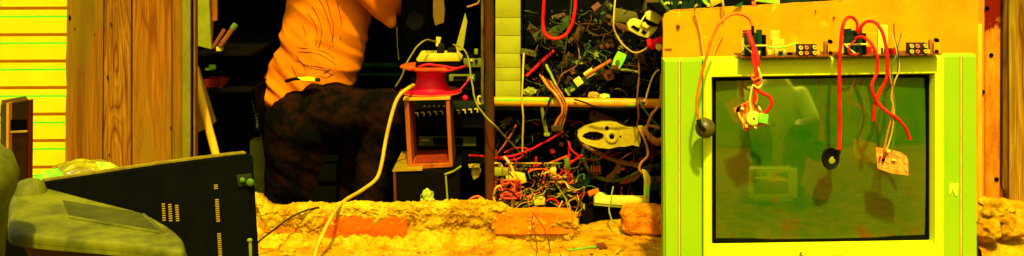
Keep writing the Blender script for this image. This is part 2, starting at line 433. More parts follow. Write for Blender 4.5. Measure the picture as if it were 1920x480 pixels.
# ------------------------------------------------------------------ plank door
YD = 3.42
T = Thing('plank_door', 'rough brown plank door leaf with knots, right of the yellow tin wall', 'door')
W1 = wood('weathered planking', (136, 76, 4), (172, 104, 6), (190, 122, 12), .54, 6, (140, 120, 4), 0)
W2 = wood('ringed planking', (120, 58, 2), (178, 106, 6), (205, 138, 20), .56, 48, None, 4.3)
W3 = wood('orange planking', (150, 78, 4), (188, 108, 8), (200, 126, 14), .56, 30, (160, 120, 4), 9.1)
for (a0, a1, c0, c1, m_, dy) in ((127, 194.5, 122, 191, W1, 0), (197, 245.5, 193, 246, W2, .006), (248.5, 321, 248, 321, W3, .001), (322.5, 341, 322.5, 341, W1, .008)):
    pts = []
    n_ = 40
    for i in range(n_ + 1):
        t = i / n_; yy = -120 + 470 * t
        pts.append((a0 + (c0 - a0) * t + (mnoise.noise(Vector((a0, t * 9, 0))) * 1.6 if a0 == 127 else .3), yy))
    for i in range(n_ + 1):
        t = 1 - i / n_; yy = -120 + 470 * t
        pts.append((a1 + (c1 - a1) * t + .3 * mnoise.noise(Vector((a1, t * 9, 0))), yy))
    mb = MB().slab(pts, YD + dy, .028)
    T.part('plank', mb, m_, smooth=False)
mb = MB()
for (x, y, s_) in ((372 / 2 , 0, 0),) if 0 else ((131, 34, 4), (140, 55, 2), (178, 65, 1.5), (208, 45, 2.5), (202, 145, 3), (205, 290, 2), (320, 240, 2)):
    mb.ball(P(x, y, YD - .0), M(s_, YD), (.6, .35, 1.5), seg=8)
T.part('knot_hole', mb, DARKWOOD)
T.part('backing', MB().pbox(150, -110, 335, 345, YD + .034, .004), DARKWOOD)
T.part('batten', MB().pbox(120, -90, 335, -60, YD + .040, .03), W3)
T.done()
GS = mat('greenish weathered edge strip', (160, 140, 12), (130, 118, 20), .55, s=20, rough=.8, c3=(180, 120, 20), bm=.4, st=(1, 1, .3))
T = Thing('door_post', 'narrow greenish door post beside the plank door', 'post')
T.part('strip', MB().pbox(341, -120, 357, 345, YD - .01, .05, .003), GS)
T.part('rail', MB().pbox(358, -120, 361.5, 345, YD - .004, .03), BLACK)
T.part('edge', MB().pbox(362, -120, 366, 345, YD + .004, .03), W2)
T.done()

# ------------------------------------------------------------------ shack shell: walls, shelf, unseen roof
SHADE_DARK = mat('shade dark boarding', (22, 20, 16), (14, 13, 11), .3, s=5, rough=.95, spec=.01)  # near-black colour stands in for the deep shade of the interior
T = Thing('workshop_shack', 'timber shell of the open repair workshop, coloured dark as shade', 'building')
T.part('back_wall', MB().box((0, 5.45, .85), (4.6, .05, 2.3)), SHADE_DARK)
T.part('side_wall', MB().box((-2.3, 4.5, .85), (.05, 1.85, 2.2)), SHADE_DARK)
T.part('side_wall', MB().box((2.3, 4.5, .85), (.05, 1.85, 2.2)), SHADE_DARK)
mb = MB().box((0, 4.52, 1.70), (5.2, 2.0, .03), (rad(4), 0, 0))
T.part('unseen_roof', mb, mat('unseen roofing tin', (140, 90, 40), (100, 60, 20), .8, rough=.7))  # unseen roof, front edge placed to steer sun and shade inside
T.done()
T = Thing('pole', 'dark rust mottled upright pole standing on the low wall', 'pole')
mb = MB()
n_ = 26
b_pts = [P(916 + 1.5 * mnoise.noise(Vector((0, i * .5, 1))) + 3 * i / n_, -120 + 512 * i / n_, 3.42) for i in range(n_ + 1)]
mb.tube(b_pts, M(9.5, 3.42), 14, 2); mb.wob(.0035, 14)
T.part('shaft', mb, mat('rust mottled pole', (70, 54, 6), (120, 44, 4), .55, s=16, rough=.8, spec=.05, c3=(40, 60, 4), st=(1, 1, .25), bm=.4))
T.part('batten', MB().pbox(902, -120, 907, 195, 3.5, .02), mat('brown edge batten', (120, 96, 10), (80, 54, 8), .8, rough=.8))
T.done()
PANEL = mat('yellowed slat panel', (190, 182, 24), (170, 162, 12), .72, s=9, rough=.6, c3=(205, 170, 20))
T = Thing('slat_panel', 'yellowed upright slat panel between the dark pole and the parts heap', 'panel')
for y0, y1 in ((-120, -36), (-35, 32.6), (33.4, 66.6), (67.4, 99.6), (100.4, 126.6), (127.4, 150.6), (151.4, 184)):
    T.part('slat', MB().pbox(929, y0, 976, y1, 3.6, .02, .0005), PANEL)
T.part('edge_strip', MB().pbox(976.5, -120, 980, 186, 3.595, .04), BLACK)
T.done()
PIPE = mat('orange painted pipe', (232, 160, 10), (205, 120, 6), .85, s=14, rough=.45, spec=.15, c3=(150, 210, 20), st=(.3, 1, 1))
T = Thing('rail_pipe', 'long orange yellow pipe running level across the parts heap', 'pipe')
T.part('pipe', MB().ptube([(926, 190), (1040, 191), (1150, 193), (1262, 194)], 8.5, 3.46, seg=18, sub=8), PIPE)
T.part('green_tape', MB().ptube([(928, 187.6, 3.4525), (985, 187.8, 3.4525), (1036, 188.4, 3.4525)], 4, seg=12), mat('green tape', (120, 220, 20), (190, 210, 20), .6, s=40))
T.part('end_cap', MB().ptube([(1196, 192.6), (1206, 192.8)], 10, 3.46, seg=18), BROWNP)
T.done()
solo('shelf', MB().pbox(928, 201, 1300, 207, 3.52, .9), DARKWOOD, 'dark timber shelf hidden behind the orange pipe', 'shelf')
solo('workbench', MB().pbox(930, 395, 1330, 420, 3.5, .9), DARKWOOD, 'dark low bench board under the cable tangle', 'bench')

# rusty post and plank on the right
YR = 3.36
RP = mat('rust stained orange timber', (235, 140, 14), (220, 118, 6), .72, s=10, rough=.8, st=(1, 1, .25), bm=.5, bs=60)
def rustpost():
    m, n, l, b = base('rust stained timber', .8, .05)
    v = coords(n, l, (1, 1, .3))
    o = ramp(n, l, noise_n(n, l, v, 26, 6, .7), [(.35, col((200, 100, 4), .75)), (.6, col((240, 150, 20), .75))])
    tc = n.new('ShaderNodeTexCoord'); sx = n.new('ShaderNodeSeparateXYZ'); l.new(tc.outputs['Object'], sx.inputs[0])
    f = noise_n(n, l, coords(n, l, (1, 1, .55)), 15, 5, .7)
    mr = n.new('ShaderNodeMapRange'); mr.inputs[1].default_value = .40; mr.inputs[2].default_value = .54; l.new(sx.outputs[2], mr.inputs[0])
    mu = n.new('ShaderNodeMath'); mu.operation = 'MULTIPLY_ADD'; mu.inputs[1].default_value = .22; l.new(mr.outputs[0], mu.inputs[0]); l.new(f, mu.inputs[2])
    o = mixc(n, l, ramp(n, l, mu.outputs[0], [(.66, (0, 0, 0, 1)), (.72, (1, 1, 1, 1))]), o, col((140, 24, 4), .6))
    l.new(o, b.inputs['Base Color']); bump(n, l, b, noise_n(n, l, v, 60, 5, .7), .6, .006); return m
T = Thing('rusty_post', 'rust stained orange timber post with two nail holes right of the television', 'post')
T.part('post', MB().pbox(1847, -120, 1881, 400, YR, .08, .003), rustpost())
T.part('cover_strip', MB().pbox(1830, 45, 1842, 385, YR - .012, .01, .002), mat('yellow cover strip', (248, 205, 20), (235, 170, 10), .7, s=20, rough=.8, st=(1, 1, .3), c3=(190, 70, 4)))
T.part('backing_strip', MB().pbox(1826, -120, 1846.5, 400, YR + .004, .05), RP)
for (x, y) in ((1848 + 2, 15), (1858, 103), (1842, 172), (1868, 336)):
    mb = MB().lathe(P(x, y, YR + .001), [(M(4, YR), 0), (M(4, YR), .004), (M(2, YR), .006)], (0, -1, 0), 12)
    T.part('nail', mb, BLACK)
T.done()
T = Thing('plank', 'broad brown weathered plank standing at the far right', 'plank')
T.part('board', MB().slab([(1891, -120), (1990, -120), (1985, 402), (1893, 402)], YR - .03, .03), wood('far plank', (120, 66, 2), (190, 128, 12), (215, 160, 30), .66, 10, (150, 125, 10), 14))
T.part('edge_board', MB().slab([(1882, -120), (1890, -120), (1892, 360), (1886, 362), (1880, 350)], YR - .02, .03), wood('far plank edge', (90, 48, 2), (140, 92, 6), (160, 110, 12), .62, 20, None, 17))
T.done()

# ------------------------------------------------------------------ board behind the television
YB = 3.1
OB = mat('orange chipboard', (250, 158, 2), (246, 138, 1), .80, s=7, rough=.75, spec=.05, c3=(252, 182, 6), bm=.15, bs=120)
T = Thing('chipboard_sheet', 'orange chipboard sheet with one round corner standing behind the television', 'board')
pts = [(1244, 520), (1246, 300), (1243, 110), (1244, 60), (1243, 38), (1247, 27), (1255, 21), (1268, 19)]
for i in range(1, 29):
    px = 1268 + (1834 - 1268) * i / 28
    pts.append((px, 19 - 24 * (px - 1268) / 420 + mnoise.noise(Vector((px * .06, 0, 0))) * 1.3))
pts += [(1834, 520)]
T.part('sheet', MB().slab(pts, YB, .018), OB, smooth=False)
mb = MB()
for i in range(60):
    px = R.uniform(1250, 1690); yy = 19 - 24 * (px - 1268) / 420
    mb.ball(P(px, max(yy, 18 - 24 * (px - 1268) / 420) + R.uniform(0, 2.0), YB + .001), M(R.uniform(1.0, 2.2), YB), (2.6, .5, .8), seg=6)
T.part('frayed_edge', mb, mat('frayed orange edge', (250, 120, 6), (245, 90, 6), .72, s=60))['kind'] = 'stuff'
for (x, y, r_) in ((1271, 49, 3.6), (1563, 33, 1.8), (1529, 20, 1.4)):
    T.part('nail', MB().lathe(P(x, y, YB), [(M(r_, YB), 0), (M(r_, YB), .006), (M(r_ * .5, YB), .009)], (0, -1, 0), 12), BROWNP)
T.part('tack', MB().ptube([(1246, 92, YB - .003), (1260, 92, YB - .003)], .9), BLACK)
T.done()

#=TV=
# ------------------------------------------------------------------ the big television
Y0 = 2.80
def tvy(py): return Y0 + .034 * (545 - py) / 440
def V(px, py, off=0.0):
    Y = tvy(py); p = P(px, py - (px - 1540) * .0165, Y); p.y += off; return p
def frame_mb(outer, inner, off_o, off_i, depth):     # a picture frame with a chamfer between its outer face and its hole
    b = bmesh.new()
    def ring(q, off): return [b.verts.new(V(x, y, off)) for x, y in ((q[0], q[1]), (q[2], q[1]), (q[2], q[3]), (q[0], q[3]))]
    def grow(q, d): return (q[0] - d, q[1] - d, q[2] + d, q[3] + d)
    rs = [ring(outer, depth), ring(outer, off_o + .006), ring(grow(outer, -4), off_o), ring(grow(inner, 5), off_o + .001), ring(inner, off_i), ring(inner, depth)]
    for a, c in zip(rs, rs[1:]):
        for i in range(4): b.faces.new((a[i], a[(i + 1) % 4], c[(i + 1) % 4], c[i]))
    bmesh.ops.recalc_face_normals(b, faces=b.faces)
    m = MB(); m._merge(b); return m
def vslab(pts, off, t, bev=0):
    return MB().slab([V(x, y, off) for x, y in pts], t=t, bev=bev)
TVY = mat('yellowed television plastic', (238, 238, 18), (226, 232, 14), .74, s=5, rough=.45, spec=.12, bm=.05, bs=400, c3=(232, 214, 14))
TVG = mat('lime tinted speaker plastic', (172, 214, 6), (186, 216, 8), .57, s=4, rough=.5, spec=.1, bm=.08, bs=300, c3=(160, 216, 10))
T = Thing('television', 'big lime and yellow tube television with circuit boards on its top edge', 'television')
SC = (1337, 144, 1745, 455)
bez = T.part('bezel', frame_mb((1318, 107, 1768, 535), SC, -.014, .012, .05), TVY, smooth=False)
b = bmesh.new()         # cabinet: front collar then a tapering back
def ringc(q, off): return [b.verts.new(V(x, y, off)) for x, y in ((q[0], q[1]), (q[2], q[1]), (q[2], q[3]), (q[0], q[3]))]
T.part('front_plate', frame_mb((1245, 108, 1833, 545), (1316, 112, 1771, 530), .008, .03, .05), TVG, smooth=False)
rs = [ringc((1249, 112, 1829, 540), .046), ringc((1246, 109, 1832, 544), .047), ringc((1245, 108, 1833, 545), .05), ringc((1256, 130, 1822, 545), .06), ringc((1300, 170, 1780, 545), .2), ringc((1390, 230, 1690, 540), .255)]
for a, c in zip(rs, rs[1:]):
    for i in range(4): b.faces.new((a[i], a[(i + 1) % 4], c[(i + 1) % 4], c[i]))
b.faces.new(rs[0][::-1]); b.faces.new(rs[-1]); bmesh.ops.recalc_face_normals(b, faces=b.faces)
mb = MB(); mb._merge(b); T.part('cabinet', mb, TVG, smooth=False)
for q in (((1246, 109), (1272, 109), (1272, 545), (1249, 545)), ((1276, 109), (1317, 109), (1317, 545), (1276, 545)),
          ((1769, 109), (1801, 109), (1801, 545), (1769, 545)), ((1805, 109), (1831, 109), (1833, 545), (1805, 545))):
    T.part('speaker_panel', vslab(q, .002, .012, .003), TVG, smooth=False)
for x in (1274, 1803):
    T.part('trim_line', vslab(((x - 1.3, 109), (x + 1.3, 109), (x + 1.3, 545), (x - 1.3, 545)), .003, .011), mat('pale orange trim', (250, 205, 60), (240, 180, 40), .8))
# black gasket and the curved glass
g = T.part('gasket', frame_mb((1336, 143, 1746, 456), (1344, 150, 1739, 447), .006, .012, .03), mat('black gasket', (18, 18, 10), (12, 14, 6), .4, rough=.7, spec=.02), smooth=False)
def glass():
    m = bpy.data.materials.new('grey green tube glass'); m.use_nodes = True
    n = m.node_tree.nodes; l = m.node_tree.links; n.remove(n['Principled BSDF'])
    o = n['Material Output']
    d = n.new('ShaderNodeBsdfDiffuse'); gl = n.new('ShaderNodeBsdfGlossy'); gl.inputs['Roughness'].default_value = .035
    gl.inputs['Color'].default_value = (1, .9, .12, 1)
    v = coords(n, l, (1, 1, 1))
    c_ = ramp(n, l, noise_n(n, l, v, 7, 6, .7), [(.38, col((42, 100, 8), .85)), (.62, col((86, 110, 10), .85))])
    sx = n.new('ShaderNodeSeparateXYZ'); l.new(v, sx.inputs[0])
    ground_mirror = n.new('ShaderNodeMapRange'); ground_mirror.inputs[1].default_value = .20; ground_mirror.inputs[2].default_value = .02; l.new(sx.outputs[2], ground_mirror.inputs[0])  # brown towards the bottom puts the mirrored ground into the glass colour
    nz = noise_n(n, l, v, 16, 5, .75); mu = n.new('ShaderNodeMath'); mu.operation = 'MULTIPLY_ADD'; mu.inputs[1].default_value = .24
    l.new(ground_mirror.outputs[0], mu.inputs[0]); l.new(nz, mu.inputs[2])
    c_ = mixc(n, l, ramp(n, l, mu.outputs[0], [(.60, (0, 0, 0, 1)), (.70, (.6, .6, .6, 1))]), c_, col((140, 62, 4), .7))
    l.new(c_, d.inputs['Color'])
    mx = n.new('ShaderNodeMixShader'); fr = n.new('ShaderNodeFresnel'); fr.inputs['IOR'].default_value = 4.2
    l.new(fr.outputs[0], mx.inputs[0]); l.new(d.outputs[0], mx.inputs[1]); l.new(gl.outputs[0], mx.inputs[2])
    l.new(mx.outputs[0], o.inputs[0]); return m
b = bmesh.new(); rows = []; GX, GZ = 40, 30; RC = 3.2
for i in range(GX + 1):
    row = []
    for j in range(GZ + 1):
        px = 1342 + (1741 - 1342) * i / GX; py = 148 + (449 - 148) * j / GZ
        p = V(px, py, 0); c = V(1541, 298, 0)
        r2 = (p.x - c.x) ** 2 + (p.z - c.z) ** 2
        p.y += .002 + r2 / (2 * RC) ; row.append(b.verts.new(p))
    rows.append(row)
for a, c in zip(rows, rows[1:]):
    for j in range(GZ): b.faces.new((a[j], a[j + 1], c[j + 1], c[j]))
ext = [e for e in b.edges if e.is_boundary]
r_ = bmesh.ops.extrude_edge_only(b, edges=ext)
for v in [v for v in r_['geom'] if isinstance(v, bmesh.types.BMVert)]: v.co.y += .02
bmesh.ops.recalc_face_normals(b, faces=b.faces)
mb = MB(); mb._merge(b); GLASS = glass()
scr = T.part('screen', mb, GLASS, smooth=True)
INK = mat('dark brown ink', (70, 40, 4), (40, 36, 6), .6)
mb = MB(); YS = Y0 - .0155
def Vt(pts, r): mb.tube([V(x, y + (x - 1540) * .0165, -.0148) for x, y in pts], M(r, Y0), 6, 4)
Vt([(1497, 473), (1499, 470), (1500.5, 470.5), (1499, 473.5), (1496.5, 474.5), (1498, 476), (1502, 476), (1504, 475)], .55)
Vt([(1508.5, 470), (1507, 472.5), (1507, 476)], .4)
T.part('handwriting', mb, INK, under=bez)
mb = MB(); X = 1522
def bar(x0, x1, y0, lean=0): mb.slab([V(x0, y0 + (x0 - 1540) * .0165, -.0155), V(x1, y0 + (x1 - 1540) * .0165, -.0155), V(x1 + lean, 490, -.0155), V(x0 + lean, 490, -.0155)], t=.0015)
bar(1522.2, 1523.6, 476); bar(1523.0, 1524.6, 476, 3); bar(1527.8, 1529.2, 477); bar(1532, 1533.4, 477); bar(1536, 1538, 476)
for x in (1542, 1545.4, 1548.6, 1557.5, 1563, 1568.5, 1574): bar(x, x + R.choice((.7, 1.2)), 475 if x > 1555 else 476.5)
bar(1562, 1563, 477)
T.part('lettering', mb, mat('printed lettering', (34, 50, 4), (70, 30, 4), .6), under=bez, smooth=False)
mk = [(1779.5, 368), (1780.5, 349), (1797, 349), (1795, 371), (1791.5, 371), (1788, 364), (1786, 357), (1784.5, 362), (1781, 369)]
T.part('paint_mark', vslab(mk, -.0005, .002), mat('yellow paint mark', (250, 250, 30), (240, 240, 20), .92), smooth=False)
T.done()
# three blocks under the television keep it upright
for i, x in enumerate((1300, 1780)):
    c = V(x, 545, .1)
    solo('support_block', MB().box((c.x, c.y, (c.z) / 2 - .012), (.12, .16, max(.02, c.z - .026))), BRICK2, ('left', 'right')[i] + ' clay block hidden under the big television', 'block', 'blocks under the television')

# ------------------------------------------------------------------ circuit boards on the television's top edge
def chassis(x0, x1, yb, label, second):
    T = Thing('chassis_board', label, 'circuit board')
    y = lambda px: yb - (px - x0) * .0165
    def Q(px, dy, off=0): p = P(px, y(px) - dy, 2.79); p.y += off; return p
    a, c = Q(x0, 0), Q(x1, 0); ang = math.atan2(c.z - a.z, c.x - a.x)
    mid = (a + c) / 2; L_ = (c - a).length
    T.part('board', MB().box((mid.x, 2.79 + .04, mid.z + .0012), (L_, .08, .0028), (0, -ang, 0)), PCBB)
    mb = MB()
    for i in range(70):
        px = R.uniform(x0 + 4, x1 - 4); mb.cyl(Q(px, 0, R.uniform(0, .06)), Q(px, -R.uniform(.6, 2.0), R.uniform(0, .06)), .0008, seg=5)
    T.part('solder_pins', mb, BLKW)
    def bx(px0, px1, dy0, dy1, off, d, m, name, bev=.001, under=None):
        p0, p1 = Q(px0, dy0), Q(px1, dy1)
        return T.part(name, MB().box(((p0.x + p1.x) / 2, 2.79 + off + d / 2, (p0.z + p1.z) / 2), (p1.x - p0.x, d, p1.z - p0.z), bev=bev), m, under)
    f = x0 + 14 if not second else x0 + 20
    fly = bx(f - 4, f + 26, 3, 44 if not second else 46, .008, .035, DKGRN, 'flyback_transformer', .004)
    T.part('core_bar', MB().cyl(Q(f + 22, 2, .004), Q(f + 22, 52, .004), M(5.5, 2.79), seg=16), PCBG, fly)
    T.part('core_bar', MB().cyl(Q(f + 31, 2, .006), Q(f + 31, 42, .006), M(4.5, 2.79), seg=16), BLACK, fly)
    T.part('focus_knob', MB().lathe(Q(f + 4, 18, .006), [(M(5, 2.79), 0), (M(5, 2.79), .006), (M(2, 2.79), .010)], (0, -1, 0), 14), BLACKR, fly)
    T.part('clamp_screw', MB().cyl(Q(f - 8, 49, .01), Q(f + 8, 50, .01), M(1.6, 2.79), seg=8), BLKW, fly)
    T.part('bracket', MB().box(Q(f - 6, 22, .02), (M(6, 2.79), .003, M(36, 2.79))), GOLD, fly)
    T.part('cable_tie', MB().tube([Q(f - 8, 22, -.002), Q(f + 4, 23, -.008), Q(f + 22, 23, -.008), Q(f + 36, 22, -.002)], M(1.8, 2.79)), CREAM, fly)
    T.part('strap', MB().tube([Q(f - 8, 24, -.004), Q(f + 2, 14, -.006), Q(f + 14, 4, -.006)], M(1.8, 2.79)), CREAM, fly)
    e = f + 42
    cols_ = [CREAM, REDD, PALE, BLACK, GOLD, PCBG, PALE, REDD, ORANGEW]
    px = e
    end = x1 - 82
    while px < end:
        w_ = R.uniform(3, 9); h_ = R.uniform(5, 15)
        m_ = R.choice(cols_)
        if R.random() < .45: T.part('capacitor', MB().cyl(Q(px + w_ / 2, .5, .02), Q(px + w_ / 2, h_ + 3, .02), M(w_ / 2, 2.79), seg=12), m_)
        else: bx(px, px + w_, .5, h_, R.uniform(.006, .03), .012, m_, 'component')
        px += w_ + R.uniform(.5, 3)
    if second:
        bx(x1 - 112, x1 - 94, 1, 55, .03, .008, mat('pale heat sink', (230, 225, 60), (190, 220, 40), .85, s=40), 'heat_sink')
        bx(x1 - 96, x1 - 80, 2, 12, .004, .014, REDD, 'connector')
    else:
        bx(x0 + 66, x0 + 84, 1, 46, .055, .004, PALE, 'heat_sink')
        bx(x0 + 68, x0 + 92, 1, 30, .05, .004, PALE, 'heat_sink')
        T.part('lead', MB().tube([Q(f + 38, 20, 0), Q(f + 55, 18, -.004), Q(f + 75, 21, 0), Q(f + 95, 26, .004)], M(1.6, 2.79)), LIME)
    jx = x1 - 70 if not second else x1 - 62
    jb = bx(jx, jx + 36, 3, 22, .002, .02, mat('dark jack block', (40, 52, 8), (70, 24, 6), .7, s=90), 'jack_block')
    for k in range(6):
        p = Q(jx + (5, 16, 31)[k % 3], 7.5 if k < 3 else 17.5, 0)
        q = T.part('audio_jack', MB().lathe(p + Vector((0, .003, 0)), [(M(3.6, 2.79), 0), (M(3.6, 2.79), .008), (M(1.7, 2.79), .008), (M(1.6, 2.79), .003)], (0, -1, 0), 16), CREAM if k % 3 != 1 else mat('salmon jack', (240, 150, 70), (230, 120, 50), .85), jb)
    bx(jx + 38, jx + 43, 1, 9, .01, .01, PALE, 'component')
    tw = bx(x1 - 16 if not second else x1 - 17, x1 - 9, 1, 26, .02, .012, mat('tuner case', (200, 120, 20), (160, 90, 14), .8), 'tuner_box')
    T.part('antenna_socket', MB().lathe(Q(x1 - 8, 27, .012), [(M(4, 2.79), 0), (M(4, 2.79), .01), (M(2.5, 2.79), .014)], (0, -1, 0), 14), BLACK, tw)
    bx(x1 - 8, x1 - 3, 1, 8, .01, .01, BLACK, 'component')
    T.done()
    return Q
Q1 = chassis(1388, 1566, 108.5, 'brown chassis circuit board on the left half of the television top, heat sinks pale', False)
Q2 = chassis(1570, 1766, 106, 'brown chassis circuit board on the right half of the television top, tall greenish heat sink', True)

# anode leads, red cables, hanging neck boards
YF = 2.735     # distance of the hanging things, a hand's breadth before the glass
T = Thing('anode_lead', 'thin orange lead arching left with round rubber anode cap over the lime speaker panel', 'cable')
T.part('lead', MB().ptube([(1411, 50, 2.80), (1405, 36, 2.80), (1390, 27, 2.79), (1370, 28, 2.78), (1350, 43, 2.77), (1335, 72, 2.76), (1322, 115, 2.755), (1311, 158, 2.75), (1306, 192, 2.75), (1309, 218, 2.75), (1314, 236, 2.752)], 2.6, seg=10), ORANGEW)
T.part('plug', MB().ptube([(1411, 48, 2.80), (1412, 66, 2.80)], 3), BLACKR)
c = P(1323, 243, 2.765)
capm = mat('brown black rubber cup', (120, 100, 14), (54, 40, 8), .6, s=14, rough=.35, spec=.3)
ac = T.part('anode_cap', MB().lathe(c + Vector((0, .02, 0)), [(M(18, 2.77), 0), (M(19.5, 2.77), .006), (M(18, 2.77), .014), (M(12, 2.77), .022), (M(5, 2.77), .027)], (.15, -1, .25), 28), capm)
T.part('sleeve', MB().ptube([(1309, 224, 2.748), (1313, 236, 2.745), (1322, 246, 2.745)], 4.4, seg=10), BLACKR, ac)
T.done()
T = Thing('anode_lead', 'thick red lead hanging straight down with oval black cup over the middle of the screen', 'cable')
T.part('lead', MB().ptube([(1607, 58, 2.78), (1607, 44, 2.78), (1599, 33, 2.775), (1588, 34, 2.765), (1580, 50, 2.755), (1576, 85, 2.75), (1574, 130, 2.745), (1574, 180, 2.745), (1575, 230, 2.745), (1573, 280, 2.745)], 2.7, seg=10, r1=M(3.9, 2.75)), RED)
c = P(1556, 297, 2.76)
ac = T.part('anode_cap', MB().lathe(c, [(M(17, 2.76), -.004), (M(21, 2.76), .0), (M(20, 2.76), .006), (M(15, 2.76), .002), (M(8, 2.76), -.002), (M(2, 2.76), -.003)], (.55, -1, .15), 28), BLACKR)
T.part('sleeve', MB().ptube([(1573, 276, 2.745), (1572, 288, 2.748), (1564, 296, 2.757)], 3.4, seg=10), BLACKR, ac)
T.part('contact_clip', MB().ball(c + Vector((.004, -.005, -.004)), M(6, 2.76), (1, .3, 1.3), (0, .4, 0), 12), OLIVE, ac)
T.done()
wire('red cable looping over the right board and ending blunt beside its twin', [(1609, 62, 2.78), (1616, 48, 2.77), (1628, 40, 2.765), (1645, 45, 2.755), (1657, 70, 2.745), (1664, 110, 2.735), (1662, 145, 2.735), (1650, 172, 2.735), (1641, 195, 2.735), (1638, 226, 2.737)], 3.2, RED, seg=10)
wire('red cable crossing the other red cable and ending lower right on the glass', [(1604, 72, 2.775), (1616, 69, 2.765), (1632, 80, 2.75), (1644, 105, 2.74), (1645, 132, 2.738), (1636, 158, 2.73), (1640, 182, 2.728), (1658, 206, 2.728), (1682, 222, 2.73), (1698, 240, 2.732), (1706, 262, 2.735)], 3.1, RED, seg=10)
wire('thin red loop wire round the right transformer', [(1604, 74, 2.775), (1594, 84, 2.77), (1590, 96, 2.772), (1597, 102, 2.776), (1610, 100, 2.778)], 1.6, RED)

T = Thing('neck_board', 'orange square neck board with round socket hanging over the left of the screen', 'circuit board')
pl = MB().slab([(1375, 204, YF), (1409, 186, YF - .004), (1428, 206, YF - .006), (1440, 233, YF - .006), (1396, 246, YF)], t=.003)
T.part('board', pl, PCBO, smooth=False)
c = P(1413, 222, YF - .009)
sk = T.part('socket', MB().lathe(c + Vector((0, .006, 0)), [(M(13.5, YF), 0), (M(13.5, YF), .008), (M(10, YF), .010), (M(9, YF), .008), (M(6, YF), .010), (M(3.2, YF), .010)], (0, -1, 0), 28), mat('yellow socket plastic', (240, 230, 70), (200, 225, 40), .85))
T.part('socket_hole', MB().ball(c + Vector((0, -.003, 0)), M(3.4, YF), (1, .4, 1), seg=12), BROWNP, sk)
mb = MB()
for k in range(10):
    a = 2 * math.pi * k / 10 + .3; q = c + Vector((math.cos(a) * M(9.5, YF), -.003, math.sin(a) * M(9.5, YF))); mb.ball(q, M(1.3, YF), seg=6)
T.part('socket_pins', mb, LIME, sk)
T.part('focus_block', MB().box(P(1431, 222, YF - .014), (M(17, YF), .012, M(17, YF)), (0, rad(8), 0), .002), mat('lime focus block', (150, 225, 40), (110, 210, 30), .85, s=80))
for (x, y, w_, h_, a, m_) in ((1384, 205, 5, 10, .4, BLACK), (1391, 203, 8, 4, .4, CREAM), (1386, 216, 4, 12, -.3, PALE), (1392, 226, 4, 9, -.3, CREAM), (1399, 236, 5, 6, 0, GOLD), (1418, 198, 4, 8, -.6, BROWNP), (1424, 203, 4, 8, -.6, CREAM), (1397, 198, 6, 4, .4, REDD), (1405, 240, 7, 4, .3, BROWNP), (1416, 239, 6, 3, .3, CREAM), (1388, 196 + 4, 3, 5, .2, BLACK)):
    T.part('component', MB().box(P(x, y, YF - .009), (M(w_, YF), .008, M(h_, YF)), (0, a, 0), .001), m_)
T.part('red_lead', MB().ptube([(1402, 58, 2.775), (1410, 82, 2.755), (1419, 104, 2.745), (1421, 128, 2.735), (1417, 150, 2.73), (1416, 170, 2.728), (1414, 190, 2.728)], 5.2, seg=10, r1=M(3.4, 2.73)), RED)
T.part('red_lead', MB().ptube([(1413, 84, 2.75), (1412, 110, 2.74), (1418, 140, 2.728), (1416, 160, 2.726), (1426, 173, 2.722), (1441, 180, 2.72), (1447, 190, 2.72), (1443, 202, 2.722), (1434, 212, 2.724)], 3.2, seg=10), RED)
T.part('pale_lead', MB().ptube([(1424, 96, 2.75), (1420, 118, 2.738), (1426, 142, 2.722), (1428, 158, 2.72), (1421, 165, 2.72), (1412, 160, 2.722), (1408, 175, 2.724), (1406, 192, 2.726), (1408, 206, 2.724), (1404, 214, 2.724)], 1.9), mat('pale yellow lead', (235, 205, 70), (215, 180, 40), .85))
T.part('orange_lead', MB().ptube([(1409, 138, 2.73), (1412, 150, 2.724), (1424, 146, 2.72), (1428, 152, 2.718), (1420, 158, 2.72)], 2.0), ORANGEW)
T.part('orange_lead', MB().ptube([(1416, 168, 2.724), (1420, 184, 2.724), (1417, 196, 2.724)], 1.6), ORANGEW)
T.done()

T = Thing('neck_board', 'orange printed board with one cut corner hanging over the right of the screen', 'circuit board')
T.part('board', MB().slab([(1642, 277, YF + .004), (1664, 279, YF + .003), (1690, 286, YF), (1699, 292, YF), (1703, 302, YF), (1703, 329, YF - .002), (1672, 325, YF), (1646, 316, YF + .002)], t=.003), mat('orange printed circuit board', (250, 165, 60), (250, 120, 30), .85, s=90, rough=.5, c3=(200, 50, 10)), smooth=False)
mb = MB()
for k in range(26):
    x, y = R.uniform(1650, 1698), R.uniform(288, 318); mb.ball(P(x, y, YF - .001), M(R.uniform(.7, 1.5), YF), (1, .5, 1), seg=6)
T.part('solder_joints', mb, CREAM)
for (x, y, w_, h_, m_) in ((1659, 291, 5, 11, BROWNP), (1656, 300, 5, 6, BLACK), (1650, 296, 3, 8, REDD), (1665, 283, 6, 5, CREAM), (1700, 320, 2.5, 3, GOLD), (1676, 300, 8, 3, CREAM)):
    T.part('component', MB().box(P(x, y, YF - .003), (M(w_, YF), .005, M(h_, YF)), (0, .15, 0), .0008), m_)
